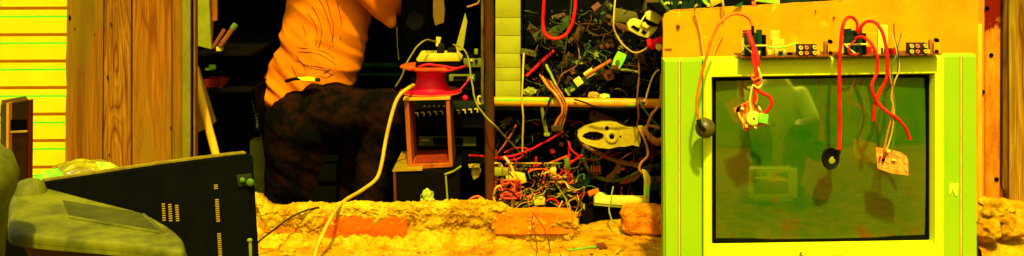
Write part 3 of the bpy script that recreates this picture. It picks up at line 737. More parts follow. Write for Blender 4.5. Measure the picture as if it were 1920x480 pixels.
for (pts, m_, r_) in (([(1672, 62, 2.79), (1680, 90, 2.76), (1686, 128, 2.74), (1678, 152, 2.735), (1671, 180, 2.735), (1676, 205, 2.733), (1674, 240, 2.733), (1667, 268, 2.732), (1662, 280, 2.732)], YELW, 1.5),
                      ([(1690, 62, 2.80), (1681, 100, 2.76), (1672, 128, 2.742), (1674, 152, 2.735), (1677, 190, 2.733), (1678, 230, 2.733), (1676, 260, 2.732), (1673, 281, 2.732)], GRNW, 1.4),
                      ([(1660, 70, 2.79), (1663, 105, 2.75), (1668, 140, 2.738), (1674, 175, 2.735), (1672, 215, 2.735), (1664, 250, 2.733), (1658, 280, 2.733)], ORANGEW, 1.5),
                      ([(1676, 44, 2.80), (1677, 70, 2.78), (1684, 100, 2.75), (1682, 140, 2.738), (1670, 160, 2.735), (1662, 170, 2.735)], BLKW, 1.1)):
    T.part('lead', MB().ptube(pts, r_), m_)
T.done()
for i, (pts, lab) in enumerate((([(1308, 8, 3.08), (1304, 12, 3.08), (1303, 20, 3.085), (1308, 40, 3.09), (1314, 66, 3.09), (1320, 108, 3.09)], 'pale cut wire draped over the round corner of the chipboard'),
                               ([(1353, -30, 3.1), (1355, 0, 3.08), (1357, 15, 3.08), (1358, 29, 3.085)], 'pale ribbon hanging over the top edge of the chipboard'))):
    wire(lab, pts, 2.2, YELW)
wire('thin pale twine hanging down the chipboard behind the orange lead', [(1356, 62, 3.09), (1348, 78, 3.09), (1342, 92, 3.09), (1338, 106, 3.09)], 1.3, YELW, name='twine', cat='twine')

#=FRONT=
# ------------------------------------------------------------------ things before the plank door, left
# black back cover
p0, p1 = P(78, 342, 2.25), P(476, 289, 2.52)
dx = (p1 - p0); dxh = Vector((dx.x, dx.y, 0)).normalized(); nb = Vector((dxh.y * -1, dxh.x, 0))
def K(px, py, off=0):     # a point on the cover's front face, by pixel
    # intersect the camera ray with the vertical plane through p0, p1
    d = Vector(((px - 960) / F, 1, -(py - HOR) / F)); nrm = Vector((-dxh.y, dxh.x, 0)); o = Vector((0, 0, EYE))
    t = (p0 - o).dot(nrm) / d.dot(nrm); return o + d * t + nrm * off
T = Thing('back_cover', 'flat black television back cover with slot vents leaning beside the grey housing', 'cover')
pts = [K(76, 342), K(300, 310), K(440, 291.5), K(466, 289), K(472, 290.5), K(475, 296), K(486, 480), K(488, 545), K(70, 545)]
bk = T.part('panel', MB().slab(pts, t=.022, dirv=nb, bev=.003), mat('black cover plastic', (24, 23, 18), (19, 18, 14), .5, rough=.8, spec=.012, bm=.06, bs=500), smooth=False)
lip = [K(84, 340.5, .003), K(300, 308.5, .003), K(440, 290.5, .003), K(462, 288.5, .003)]
mb = MB()
for a, c in zip(lip, lip[1:]): mb.slab([a, c, c + Vector((0, 0, .0035)), a + Vector((0, 0, .0035))], t=.014, dirv=nb)
T.part('rim', mb, mat('lit edge rim', (175, 150, 20), (140, 110, 14), .6, s=30), smooth=False)  # light on the cover's top edge is put into this pale colour
SLOT = mat('tan slot liner', (210, 150, 40), (190, 160, 30), .75, s=40)
def slot(px, py, w_, h_=3.2, dy=.8):
    mb.slab([K(px, py, -.0015), K(px + w_, py - dy, -.0015), K(px + w_, py + h_ - dy, -.0015), K(px, py + h_, -.0015)], t=.003, dirv=nb)
for (x, y, w_, n_, st_, h_) in ((303, 382, 5.5, 8, 4.3, 1.8), (315, 383, 6, 8, 4.3, 1.8), (328, 385, 6, 8, 4, 1.8), (401, 346.5, 6.5, 3, 3.2, 1.5), (403, 374, 6.5, 11, 4, 1.7), (407, 438, 6.5, 11, 4, 1.7)):
    mb = MB()
    for k in range(n_): slot(x + k * .25, y + k * st_, w_, h_)
    T.part('vent', mb, SLOT, bk, smooth=False)
hd = T.part('latch', MB().slab([K(443, 328, -.004), K(470, 325, -.004), K(472, 346, -.004), K(446, 350, -.004)], t=.006, dirv=nb, bev=.001), mat('dark olive latch', (50, 56, 8), (40, 44, 10), .6), bk)
T.part('latch_knob', MB().ball(K(466, 341, -.008), .009, (1, .6, 1), seg=12), GRNW, hd)
T.part('latch_knob', MB().ball(K(452, 337, -.006), .006, (1, .6, 1), seg=12), GRNW, hd)
T.part('screw', MB().ball(K(467, 450, -.003), .006, (1, .5, .8), seg=10), OLIVE, bk)
T.part('screw_post', MB().tube([K(468, 454, -.003), K(469, 490, -.003)], .0035), OLIVE, bk)
T.done()

# grey housing: top at z = .485, undercut sides
GREY = mat('dusty grey housing plastic', (146, 140, 10), (100, 98, 6), .56, s=16, rough=.55, spec=.12, bm=.12, bs=300)
def onz(px, py, z):
    t = (EYE - z) * F / (py - HOR); return Vector(((px - 960) / F * t, t, z))
ZT = .476
top = [onz(x, y, ZT) for x, y in ((15, 420), (22, 436), (90, 444), (170, 450), (250, 457), (338, 471), (350, 464), (344, 446), (322, 426), (270, 397), (180, 375), (80, 348), (22, 344))]
def dens(poly, it=3):      # corner cutting: rounds the outline
    for _ in range(it):
        poly = [q for i in range(len(poly)) for q in (poly[i].lerp(poly[(i + 1) % len(poly)], .2), poly[i].lerp(poly[(i + 1) % len(poly)], .8))]
    return poly
top = dens(top)
orient = 1 if sum(top[i].x * top[(i + 1) % len(top)].y - top[(i + 1) % len(top)].x * top[i].y for i in range(len(top))) > 0 else -1
b = bmesh.new(); cen = sum(top, Vector()) / len(top)
def sc_ring(k, dz, dy=0): return [b.verts.new(Vector((cen.x + (v.x - cen.x) * k, cen.y + dy + (v.y - cen.y) * k, v.z + dz))) for v in top]
rs = [sc_ring(.985, 0), sc_ring(1, -.006), sc_ring(1, -.022), sc_ring(.96, -.026, .016), sc_ring(.94, -.05, .045), sc_ring(.84, -.13, .085), sc_ring(.72, -.30, .12), sc_ring(.66, -.455, .13)]
for a, c in zip(rs, rs[1:]):
    for i in range(len(a)): b.faces.new((a[i], a[(i + 1) % len(a)], c[(i + 1) % len(a)], c[i]))
b.faces.new(rs[0]); b.faces.new(rs[-1][::-1]); bmesh.ops.recalc_face_normals(b, faces=b.faces)
bmesh.ops.triangulate(b, faces=[f for f in b.faces if len(f.verts) > 4])
mb = MB(); mb._merge(b)
hs_me = baked(mb, .005, 7); hs_me.materials.append(GREY)
T = Thing('monitor_housing', 'dusty grey monitor rear housing with a sunken panel on top, before the black cover', 'housing')
sh = T.part('shell', None, None, me=hs_me)
rim = bmesh.new()
lo_ = [Vector((cen.x + (v.x - cen.x) * 1.012, cen.y + (v.y - cen.y) * 1.012, ZT - .021)) for v in top]; hi_ = [v + Vector((0, 0, .0045)) for v in lo_]
li_ = [Vector((cen.x + (v.x - cen.x) * .97, cen.y + (v.y - cen.y) * .97, v.z)) for v in lo_]; hj_ = [v + Vector((0, 0, .0045)) for v in li_]
rr4 = [[rim.verts.new(v) for v in q] for q in (lo_, hi_, hj_, li_)]
for q in range(4):
    a, c = rr4[q], rr4[(q + 1) % 4]
    for i in range(len(a)): rim.faces.new((a[i], a[(i + 1) % len(a)], c[(i + 1) % len(a)], c[i]))
bmesh.ops.recalc_face_normals(rim, faces=rim.faces); mb = MB(); mb._merge(rim); T.part('seam_rim', mb, GREY)
def zt(px, py): return onz(px, py, ZT - .003)
ring_ = [zt(117, 379), zt(262, 403), zt(304, 440), zt(130, 410)]
T.part('panel', MB().slab(ring_, t=.004, dirv=(0, 0, 1)), mat('darker panel plastic', (120, 116, 10), (92, 88, 8), .36, s=14, rough=.6, spec=.1), smooth=False)
T.part('panel_groove', MB().slab([zt(266, 403), zt(271, 404), zt(312, 440), zt(307, 441)], t=.0036, dirv=(0, 0, 1)), mat('groove plastic', (110, 104, 8), (96, 90, 8), .6))
T.part('panel_ridge', MB().slab([zt(128, 409), zt(300, 439), zt(303, 443), zt(129, 413)], t=.0052, dirv=(0, 0, 1)), GREY)
c = onz(53, 350, .49)
mb = MB().lathe(Vector((c.x, c.y + .01, .462)), [(.030, 0), (.029, .02), (.025, .032), (.015, .039), (.005, .041)], (-.1, .15, 1), 28)
T.part('neck_bump', mb, GREY)
T.part('label_chip', MB().slab([onz(256, 458, .448), onz(262, 458.5, .448), onz(262, 460.5, .447), onz(256, 460, .447)], t=.006), CREAM)
T.done()

c = P(-8, 340, 1.75)
b = bmesh.new()
def rr(z, rx, ry): return [b.verts.new((c.x - .085 + rx * math.cos(2 * math.pi * i / 64), 1.82 + ry * math.sin(2 * math.pi * i / 64), z)) for i in range(64)]
zz = P(0, 300, 1.72).z
rs = [rr(zz, .035, .05), rr(zz - .006, .055, .075), rr(zz - .022, .070, .1), rr(zz - .05, .078, .115), rr(zz - .075, .074, .11), rr(zz - .1, .064, .095), rr(zz - .25, .052, .08), rr(.004, .045, .07)]
for a, d in zip(rs, rs[1:]):
    for i in range(64): b.faces.new((a[i], a[(i + 1) % 64], d[(i + 1) % 64], d[i]))
b.faces.new(rs[0]); b.faces.new(rs[-1][::-1]); bmesh.ops.recalc_face_normals(b, faces=b.faces)
mb = MB(); mb._merge(b)
T = Thing('monitor_housing', 'rounded grey monitor housing cut off at the far left beside the longer one', 'housing')
T.part('shell', mb, GREY)
T.part('cap_ridge', MB().lathe(Vector((c.x - .085, 1.82, zz - .004)), [(.03, 0), (.028, .006), (.01, .008)], (0, 0, 1), 24), GREY)
T.done()

# brown case leaning against the tin wall
T = Thing('brown_case', 'tall brown television side case with a black hand slot before the yellow tin wall', 'case')
BC = mat('brown case plastic', (92, 46, 6), (64, 44, 6), .65, s=10, rough=.7, spec=.06, c3=(60, 60, 6))
T.part('side', MB().slab([(16, 195, 2.95), (56, 188, 3.05), (52, 580, 3.05), (14, 580, 2.95)], t=.02), BC, smooth=False)
T.part('front_face', MB().slab([(1, 197, 3.0), (12, 194, 2.95), (10, 580, 2.95), (0, 580, 3.0)], t=.02), mat('dark green case edge', (70, 62, 8), (50, 50, 6), .7), smooth=False)
T.part('edge_strip', MB().slab([(12, 194, 2.945), (16.5, 193, 2.945), (14.5, 580, 2.945), (10.5, 580, 2.945)], t=.02), mat('orange edge strip', (225, 150, 10), (205, 120, 10), .7), smooth=False)
T.part('corner_strip', MB().slab([(53.5, 188, 3.04), (56.5, 188, 3.045), (53, 580, 3.045), (51, 580, 3.04)], t=.02), mat('red corner strip', (180, 40, 4), (140, 40, 4), .42), smooth=False)
T.part('hand_slot', MB().slab([(20, 225, 2.955), (50, 224, 3.03), (49, 246, 3.03), (19, 247, 2.955)], t=.004, dirv=(0, 1, 0)), BLACK, smooth=False)
T.part('slot_lip', MB().slab([(19, 246.5, 2.95), (50, 245, 3.025), (50, 248, 3.025), (19, 249.5, 2.95)], t=.006), GOLD, smooth=False)
T.part('back', MB().slab([(2, 197, 3.2), (50, 190, 3.25), (50, 545, 3.25), (2, 545, 3.2)], t=.02), BC, smooth=False)
T.part('lid', MB().slab([(2, 197.5, 3.0), (14, 194, 2.96), (55, 188.5, 3.06), (48, 180, 3.26), (3, 188, 3.2)], t=.008, dirv=(0, 0, -1)), BC, smooth=False)
T.done()

# plastic bag on the cover's top edge
def bagmat():
    m, n, l, b = base('clear polythene', .22, .5)
    v = coords(n, l, (1, 1, 1))
    o = ramp(n, l, noise_n(n, l, v, 16, 4, .6, 1.5), [(.35, col((150, 128, 8), .5)), (.55, col((180, 158, 18), .5)), (.75, col((240, 225, 40), .6))])
    l.new(o, b.inputs['Base Color']); return m
mb = MB(); bmesh.ops.create_icosphere(mb.bm, subdivisions=5, radius=1)
cb = P(158, 322, 2.75)
for v in mb.bm.verts:
    q = v.co.copy()
    r_ = 1 + .22 * abs(mnoise.noise(q * 2.2 + Vector((4, 1, 0)))) + .12 * abs(mnoise.noise(q * 5)) - .05
    v.co = cb + Vector((q.x * M(56, 2.75) * r_, q.y * .07 * r_, (q.z * M(19, 2.75) * (1 - .25 * q.x)) * r_))
T = Thing('plastic_bag', 'crumpled clear plastic bag lying behind the top edge of the black cover', 'bag')
bg_ = T.part('bag', mb, bagmat())
mb = MB().slab([(62, 333, 2.5), (84, 322, 2.52), (104, 317, 2.55), (122, 336, 2.55), (100, 342, 2.5), (66, 346, 2.48)], t=.012, bev=.002); T.part('printed_end', mb, mat('lime printed film', (90, 225, 30), (150, 230, 40), .8, s=30, c3=(250, 190, 10)), bg_)
mb = MB().slab([(178, 304, 2.68), (205, 306, 2.68), (226, 318, 2.7), (222, 326, 2.7), (196, 328, 2.66)], t=.01, bev=.002); T.part('loose_flap', mb, mat('pale film', (225, 205, 40), (120, 215, 30), .75, s=34, c3=(240, 140, 20)), bg_)
T.done()
solo('bag_shelf', MB().box((P(150, 0, 2.8).x, 2.74, .17), (.34, .2, .34)), BLACK, 'black carton hidden behind the cover, under the plastic bag', 'carton')

#=PERSON=
# ------------------------------------------------------------------ person sitting in the workshop
SKIN = mat('brown skin', (120, 58, 22), (100, 46, 16), .8, rough=.5, spec=.2)
HAIR = mat('short black hair', (18, 14, 10), (10, 8, 8), .6, rough=.9, spec=.02)
SHIRT = mat('orange shirt cotton', (252, 134, 12), (248, 118, 6), .74, s=6, rough=.9, spec=.02, bm=.25, bs=500)
def trousm():
    m, n, l, b = base('dark trouser cloth', .95, .02)
    v = coords(n, l, (1, 1, 1))
    o = ramp(n, l, noise_n(n, l, v, 12, 6, .7), [(.45, col((18, 16, 10), .35)), (.59, col((50, 23, 8), .5)), (.78, col((30, 28, 8), .45))])
    l.new(o, b.inputs['Base Color']); return m
def person(label, shape, hue):
    T = Thing('person', label, 'person'); return T
Yp = 4.12
hipN, hipF = P(572, 222, Yp), P(590, 222, Yp + .2)
kneN, kneF = P(724, 204, Yp - .02), P(660, 240, Yp + .16)
ankN, ankF = P(692, 375, Yp - .02), P(632, 375, Yp + .12)
shoN, shoF = P(632, -78, Yp - .02), P(650, -78, Yp + .30)
elbN, wriN = P(720, 14, Yp - .02), P(752, -105, Yp - .22)
elbF, wriF = P(745, 0, Yp + .30), P(815, -55, Yp + .1)
nk, hd_ = P(652, -118, Yp + .13), P(680, -185, Yp + .12)
# the body: one continuous surface
mb = MB()
cap(mb, P(590, 140, Yp + .1), P(628, -60, Yp + .12), .09, .10); cap(mb, P(645, -80, Yp + .12), nk, .07, .055); cap(mb, nk, hd_ + Vector((-.01, 0, -.04)), .053, .06)
mb.ball(hd_, .1, (.98, .78, 1.18), (0, .25, 0), 24)
mb.ball(hd_ + Vector((.105, 0, -.005)), .018, (1.2, .8, 1.3), seg=12)                        # nose
mb.ball(hd_ + Vector((.07, 0, -.075)), .035, (1, .9, .8), seg=12)                            # jaw
for s_ in (-1, 1):
    mb.ball(hd_ + Vector((-.005, s_ * .082, -.005)), .026, (.7, .35, 1.1), seg=10)
for a, b_, c in ((shoN, elbN, wriN), (shoF, elbF, wriF)):
    cap(mb, a, b_, .045, .03); cap(mb, b_, c, .03, .026)
    d = (c - b_).normalized(); side = Vector((0, 1, 0)); up = d.cross(side).normalized()
    pc = c + d * .045; mb.ball(pc, .04, (1, .55, 1), (0, 0, 0), 14)
    for k, (o_, L_) in enumerate(((-.028, .07), (-.010, .082), (.009, .076), (.027, .06))):   # four fingers, curled
        s0 = c + d * .08 + side * o_; s1 = s0 + d * L_ * .5 - up * .006; s2 = s1 + d * L_ * .3 - up * .022; s3 = s2 + d * L_ * .08 - up * .022
        for u, v_, ra, rb in ((s0, s1, .0095, .009), (s1, s2, .009, .008), (s2, s3, .008, .0075)): cap(mb, u, v_, ra, rb)
        cap(mb, pc + side * o_ * .6, s0, .013, .0095)
    t0 = c + d * .03 - side * .03; cap(mb, t0, t0 + d * .035 - side * .02 - up * .01, .013, .011); cap(mb, t0 + d * .035 - side * .02 - up * .01, t0 + d * .065 - side * .018 - up * .025, .011, .009)
for h, k_, a in ((hipN, kneN, ankN), (hipF, kneF, ankF)):
    cap(mb, h, k_, .075, .055); cap(mb, k_, a, .05, .035)
    f0 = a + Vector((0, 0, -.06)); cap(mb, a, f0, .035, .035); cap(mb, f0, f0 + Vector((.15, -.02, -.02)), .034, .026)
body = baked(mb, .0055, 3); body.materials.append(SKIN)
TP = Thing('person', 'seated person in orange shirt with branch line print and dark trousers', 'person')
bo = TP.part('body', None, None, me=body)
mb = MB()
for s_ in (-1, 1): mb.ball(hd_ + Vector((.086, s_ * .033, .018)), .012, seg=10)
TP.part('eyes', mb, CREAM, bo)
mb = MB()
for s_ in (-1, 1): mb.ball(hd_ + Vector((.094, s_ * .033, .018)), .0065, seg=10)
mb.ball(hd_ + Vector((.097, 0, -.05)), .02, (.4, 1, .2), seg=10)
TP.part('pupils_and_mouth', mb, HAIR, bo)
mb = MB().ball(hd_ + Vector((-.012, 0, .022)), .104, (.98, .8, 1.12), (0, .2, 0), 24)
for v in list(mb.bm.verts):
    if (v.co.x - hd_.x) > .045 and v.co.z < hd_.z + .07: v.co = hd_ + (v.co - hd_) * .86
TP.part('hair', mb.wob(.004, 60), HAIR)
# shirt: stacked cross-sections that follow its outline
secs = [((560, -112), (700, -112), .10), ((541, -70), (712, -70), .125), ((541, -30), (700, -30), .125), ((541, 0), (693, 0), .12), ((536, 30), (690, 30), .118), ((530, 65), (686, 65), .116), ((524, 95), (680, 92), .118),
        ((512, 120), (675, 112), .12), ((503, 140), (669, 128), .122), ((497, 158), (663, 143), .124), ((493, 178), (658, 153), .125), ((490, 196), (655, 160), .125)]
b = bmesh.new(); rows = []; NS = 56
for (l_, r_, dep) in secs:
    pl_, pr_ = P(l_[0], l_[1], Yp + .1), P(r_[0], r_[1], Yp + .1); c = (pl_ + pr_) / 2; h = (pr_ - pl_) / 2
    rows.append([b.verts.new(c + h * math.cos(2 * math.pi * i / NS) + Vector((0, dep * math.sin(2 * math.pi * i / NS), 0))) for i in range(NS)])
for a, c in zip(rows, rows[1:]):
    for i in range(NS): b.faces.new((a[i], a[(i + 1) % NS], c[(i + 1) % NS], c[i]))
b.faces.new(rows[0][::-1]); b.faces.new(rows[-1]); bmesh.ops.recalc_face_normals(b, faces=b.faces)
mb = MB(); mb._merge(b)
cap(mb, P(640, -85, Yp + .12), shoN, .09, .07); cap(mb, shoN, elbN, .072, .042); cap(mb, elbN, elbN.lerp(wriN, .6), .042, .042); cap(mb, P(640, -85, Yp + .12), shoF, .09, .07); cap(mb, shoF, elbF, .07, .055)
cap(mb, elbN, P(733, 42, Yp - .02), .040, .014)
shirt = baked(mb, .0065, 4)
dirv = Vector((1, 0, .55)).normalized()
for v in shirt.vertices: pass
nrm = [v.normal.copy() for v in shirt.vertices]
for v, n_ in zip(shirt.vertices, nrm):       # folds that fan out from the waist
    q = v.co; u = q.x * .62 + q.z * .9; t_ = q.x * .8 - q.z * .55
    low = max(0, min(1, (.66 - q.z) / .3))
    v.co += n_ * (.024 * (.5 - abs(mnoise.noise(Vector((u * 17, t_ * 4, q.y * 5))))) * (.45 + low) + 0.005 * mnoise.noise(Vector((u * 44, t_ * 8, q.y * 8))) * (.25 + low) + .012 * mnoise.noise(q * 7))
shirt.update(); shirt.materials.append(SHIRT)
sh = TP.part('shirt', None, None, me=shirt)
bvh = BVHTree.FromPolygons([v.co.copy() for v in shirt.vertices], [tuple(p.vertices) for p in shirt.polygons])
mb = MB()
prints = [[(596, -5), (607, 15), (616, 40), (622, 65), (625, 88)], [(612, 0), (619, 25), (625, 48), (623, 75), (617, 92)], [(585, 12), (595, 30), (602, 50), (602, 72), (597, 90)],
          [(576, 25), (588, 40), (594, 60), (592, 88)], [(568, 48), (573, 66), (573, 85)], [(558, 89), (575, 91), (598, 94), (615, 101), (627, 110)], [(559, 97), (580, 98), (600, 103), (618, 113), (630, 122)],
          [(556, 105), (560, 112), (568, 120), (584, 124), (600, 126), (616, 134)], [(568, 122), (585, 128), (605, 132), (622, 140)], [(553, 113), (566, 118), (572, 130), (574, 140)], [(546, 124), (552, 134), (556, 144)],
          [(600, 142), (612, 146), (624, 138)], [(606, 138), (618, 130), (640, 124)], [(630, -6), (636, 20), (640, 45), (638, 75)]]
for pr in prints:
    ps = []
    for (x, y) in pr:
        h = bvh.ray_cast(Vector((0, 0, EYE)), Vector(((x - 960) / F, 1, -(y - HOR) / F)).normalized())
        if h[0] is not None: ps.append(h[0] + h[1] * .0006)
    if len(ps) > 2: mb.tube(ps, .0012, 5, 6)
TP.part('branch_print', mb, mat('dark brown print', (120, 40, 6), (90, 30, 4), .7), sh)
# trousers
mb = MB()
cap(mb, P(560, 236, Yp), P(580, 205, Yp + .05), .12, .10); cap(mb, P(580, 205, Yp + .2), P(560, 236, Yp + .2), .10, .12)
cap(mb, P(600, 196, Yp), P(640, 200, Yp), .082, .08); cap(mb, P(556, 240, Yp), P(556, 330, Yp + .05), .115, .11)
mb.ball(P(600, 190, Yp + .1), .14, (1.25, 1, .55), seg=24); mb.ball(P(560, 245, Yp + .05), .125, (1, 1.15, 1.2), seg=24)
cap(mb, hipN + Vector((0, 0, .01)), kneN, .105, .068); cap(mb, hipF, kneF, .10, .07)
cap(mb, kneN, P(704, 290, Yp), .068, .064); cap(mb, P(704, 290, Yp), ankN, .064, .06); cap(mb, kneF, ankF, .07, .06)
tr = baked(mb, .0075, 5)
nrm = [v.normal.copy() for v in tr.vertices]
for v, n_ in zip(tr.vertices, nrm):
    q = v.co; u = q.x * .75 + q.z; t_ = q.x - q.z * .75
    v.co += n_ * (.010 * mnoise.noise(Vector((u * 17, t_ * 4, q.y * 4))) + .005 * mnoise.noise(Vector((u * 40, t_ * 8, q.y * 8))))
tr.update(); tr.materials.append(trousm())
to = TP.part('trousers', None, None, me=tr)
mb = MB().ptube([(536, 152, Yp - .055), (552, 148, Yp - .075), (575, 147, Yp - .085), (600, 150, Yp - .09)], 3.4, seg=8)
TP.part('belt', mb, BLKW, to)
TP.part('belt_tag', MB().slab([(557, 145, Yp - .10), (580, 144, Yp - .105), (591, 146, Yp - .105), (590, 152, Yp - .105), (566, 151, Yp - .105)], t=.006, bev=.001), mat('lime yellow tag', (235, 235, 20), (180, 220, 20), .9), to)
for a in (ankN, ankF):
    s0 = a + Vector((0, 0, -.07)); mb = MB(); cap(mb, s0, s0 + Vector((.16, -.02, -.025)), .045, .035)
    TP.part('shoe', None, None, me=(lambda m_: (m_.materials.append(BLACK), m_)[1])(baked(mb, .008, 3)))
TP.done()
T = Thing('stool_crate', 'black slatted crate the person in the orange shirt sits on', 'crate')
a, c = P(508, 300, Yp), P(650, 300, Yp)
for zz_ in (.02, .1): T.part('slat', MB().box(((a.x + c.x) / 2 - .02, Yp - .02, zz_), (.24, .015, .06)), BLACK)
T.part('crate_top', MB().box(((a.x + c.x) / 2 - .02, Yp + .12, .15), (.25, .3, .02)), BLACK)
for sx in (-.13, .09):
    for sy in (-.005, .26): T.part('leg', MB().box(((a.x + c.x) / 2 + sx, Yp + sy, .0), (.02, .02, .28)), BLACK)
T.done()
T = Thing('jerrycan', 'olive plastic can standing behind the seated person', 'can')
T.part('body', MB().pbox(466, 262, 498, 395, 4.5, .14, .02), OLIVE)
T.part('cap', MB().cyl(P(478, 262, 4.57), P(478, 253, 4.57), .022), BLACK)
T.done()
exec_marker = 0
#=MIDDLE=
# ------------------------------------------------------------------ left of the person: shelf things, leaning poles
solo('pale_board', MB().slab([(364, -60), (389, -60), (396, 92), (364, 84)], 3.72, .012), OLIVE, 'pale olive board leaning inside the doorway above the yellow stick', 'board', smooth=False)
solo('brown_board', MB().slab([(391, -60), (406, -60), (407, 38), (399, 40), (397, 80), (394, 78)], 3.78, .012), mat('dim brown board', (160, 84, 10), (130, 70, 8), .9), 'narrow brown board behind the pale olive board', 'board', smooth=False)
wire('smooth yellow stick leaning beside the plank door', [(362, 118, 3.62), (376, 180, 3.6), (407, 298, 3.56), (420, 350, 3.54), (438, 430, 3.5), (447, 470, 3.48)], 7.5, mat('yellow stick', (245, 185, 20), (225, 150, 10), .8, s=12, st=(1, 1, .2)), name='stick', cat='stick', seg=14)
solo('wood_offcut', MB().slab([(366, 122), (372, 128), (404, 228), (398, 234), (372, 248), (366, 246)], 3.72, .014), mat('olive brown offcut', (140, 108, 8), (110, 84, 8), .85), 'wedge shaped wood offcut behind the yellow stick', 'offcut', smooth=False)
wire('brown cardboard tube lower of the two on the dark shelf', [(398, 92, 4.0), (421, 56, 4.05)], 4.2, mat('brown tube', (150, 72, 14), (120, 56, 10), .5), name='cardboard_tube', cat='tube', group='cardboard tubes on the dark shelf')
T = Thing('cardboard_tube', 'brown cardboard tube with green end cap on the dark shelf', 'tube', 'cardboard tubes on the dark shelf')
T.part('tube', MB().ptube([(412, 88, 3.98), (436, 54, 4.02)], 5), mat('light brown tube', (160, 84, 18), (130, 66, 12), .5)); T.part('end_cap', MB().ptube([(435, 55, 4.02), (442, 46, 4.03)], 6), GRNW); T.done()
solo('yellow_block', MB().pbox(405, 88, 415, 100, 3.98, .03, .003), GOLD, 'small brassy block under the cardboard tubes', 'block')
T = Thing('red_tray', 'dull red folded tray on the dark shelf inside the doorway', 'tray')
T.part('base', MB().slab([(383, 149), (410, 148), (412, 166), (386, 163)], 3.95, .08), mat('dim red', (160, 22, 8), (120, 14, 6), .45)); T.part('flap', MB().slab([(411, 146, 3.94), (428, 146, 4.0), (424, 156, 3.98), (412, 168, 3.92)], t=.012), mat('dim red', (0, 0, 0))); T.done()
solo('green_parts', MB().slab([(384, 128), (398, 126), (402, 131), (386, 132)], 3.95, .02).slab([(391, 121), (402, 122), (403, 129), (393, 128)], 3.94, .02, .002), mat('pale lime bits', (180, 200, 60), (100, 190, 40), .9, s=80), 'pale lime plastic clip above the red tray', 'clip')
solo('side_shelf', MB().pbox(362, 168, 470, 173, 3.9, .5).pbox(362, 101, 470, 105, 3.9, .5), DARKWOOD, 'dark double shelf inside the doorway', 'shelf')
T = Thing('slim_player', 'black slim case standing on edge with a row of tiny buttons', 'player')
T.part('case', MB().slab([(468, 168), (478, 168), (488, 246), (476, 246)], 4.0, .2, .002), BLACK)
mb = MB()
for k in range(7): mb.pbox(471 + k * 1.6, 190 + k * 6, 474 + k * 1.6, 193 + k * 6, 3.998, .004)
mb.pbox(480, 231, 484, 240, 3.996, .006)
T.part('button', mb, mat('dim button', (90, 80, 14), (60, 56, 10), .7), smooth=False); T.done()

# ------------------------------------------------------------------ spool, frame box, power strip
YS_ = 3.72
T = Thing('cable_spool', 'pink red plastic cable spool with wide flanges standing on the wooden frame box', 'spool')
PINK = mat('pink red spool plastic', (232, 8, 66), (240, 18, 46), .8, s=9, rough=.4, spec=.15)
zb = P(806, 170, YS_ + .1).z; cx_, cy_ = P(808, 0, YS_ + .1).x, YS_ + .1
ztop = P(806, 127, YS_ + .1).z; Rf = M(58, YS_ + .1)
H = ztop - zb
T.part('core', MB().lathe((cx_, cy_, zb), [(.070, .002), (.058, .012), (.047, H * .45), (.046, H * .6), (.048, H * .8), (.056, H)], (0, 0, 1), 36), PINK)
fl = T.part('flange', MB().lathe((cx_, cy_, zb - .006), [(Rf - .002, 0), (Rf, .003), (Rf, .007), (Rf - .004, .0095)], (0, 0, 1), 48), PINK)
T.part('flange', MB().lathe((cx_, cy_, ztop), [(Rf - .002, 0), (Rf, .003), (Rf, .006), (Rf - .004, .0085)], (0, 0, 1), 48), mat('orange red flange', (236, 90, 20), (220, 60, 16), .75))
T.part('flange_edge', MB().lathe((cx_, cy_, zb - .0045), [(Rf + .001, 0), (Rf + .0015, .002), (Rf + .001, .004)], (0, 0, 1), 48), ORANGEW, fl)
T.done()
T = Thing('frame_box', 'open wooden frame box standing on the dark speaker box under the spool', 'box')
WB = mat('orange brown box wood', (205, 98, 4), (165, 70, 4), .66, s=18, rough=.7, st=(1, 1, .2), c3=(235, 160, 40))
d_ = .2
T.part('side_board', MB().slab([(758, 190), (766, 189), (773, 312), (765, 316)], YS_, d_, .001), WB, smooth=False)
T.part('side_board', MB().slab([(836, 188), (843, 188), (849, 312), (842, 312)], YS_, d_, .001), WB, smooth=False)
T.part('top_board', MB().slab([(756, 189), (756, 184), (844, 182), (844, 187)], YS_ - .004, d_, .001), mat('pale box lid', (238, 170, 40), (220, 150, 20), .7), smooth=False)
T.part('bottom_board', MB().slab([(766, 318), (766, 309), (848, 306), (848, 313)], YS_ - .003, d_, .001), WB, smooth=False)
T.part('inner_floor', MB().slab([Vector((P(776, 0, YS_).x, YS_ + .012, P(0, 307, YS_).z)), Vector((P(838, 0, YS_).x, YS_ + .012, P(0, 305, YS_).z)), Vector((P(838, 0, YS_).x, YS_ + d_, P(0, 305, YS_).z)), Vector((P(776, 0, YS_).x, YS_ + d_, P(0, 307, YS_).z))], t=.002, dirv=(0, 0, 1)), mat('red brown lining', (150, 44, 6), (120, 36, 6), .9), smooth=False)
T.done()
T = Thing('speaker_box', 'dark wooden speaker box with a pale front edge behind the low wall', 'speaker')
T.part('cabinet', MB().pbox(739, 323, 862, 480, YS_ - .05, .28), mat('dark box wood', (34, 22, 8), (26, 20, 10), .3, rough=.9, spec=.02), smooth=False)
T.part('top_board', MB().slab([Vector((P(736, 0, 3.67).x, 3.665, P(0, 322, 3.665).z)), Vector((P(792, 0, 3.67).x, 3.665, P(0, 320, 3.665).z)), Vector((P(790, 0, 3.67).x, 3.96, P(0, 320, 3.665).z)), Vector((P(737, 0, 3.67).x, 3.96, P(0, 322, 3.665).z))], t=.004, dirv=(0, 0, 1)), mat('dusty top board', (190, 130, 10), (150, 120, 10), .7, s=20), smooth=False)
T.part('edge_strip', MB().slab([(737, 323), (742, 323), (745, 420), (740, 420)], 3.665, .012), mat('brown edge', (110, 44, 6), (80, 40, 6), .8), smooth=False)
T.part('edge_strip', MB().ptube([(834, 327, 3.66), (850, 321, 3.66), (864, 312, 3.68)], 1.8), OLIVE)
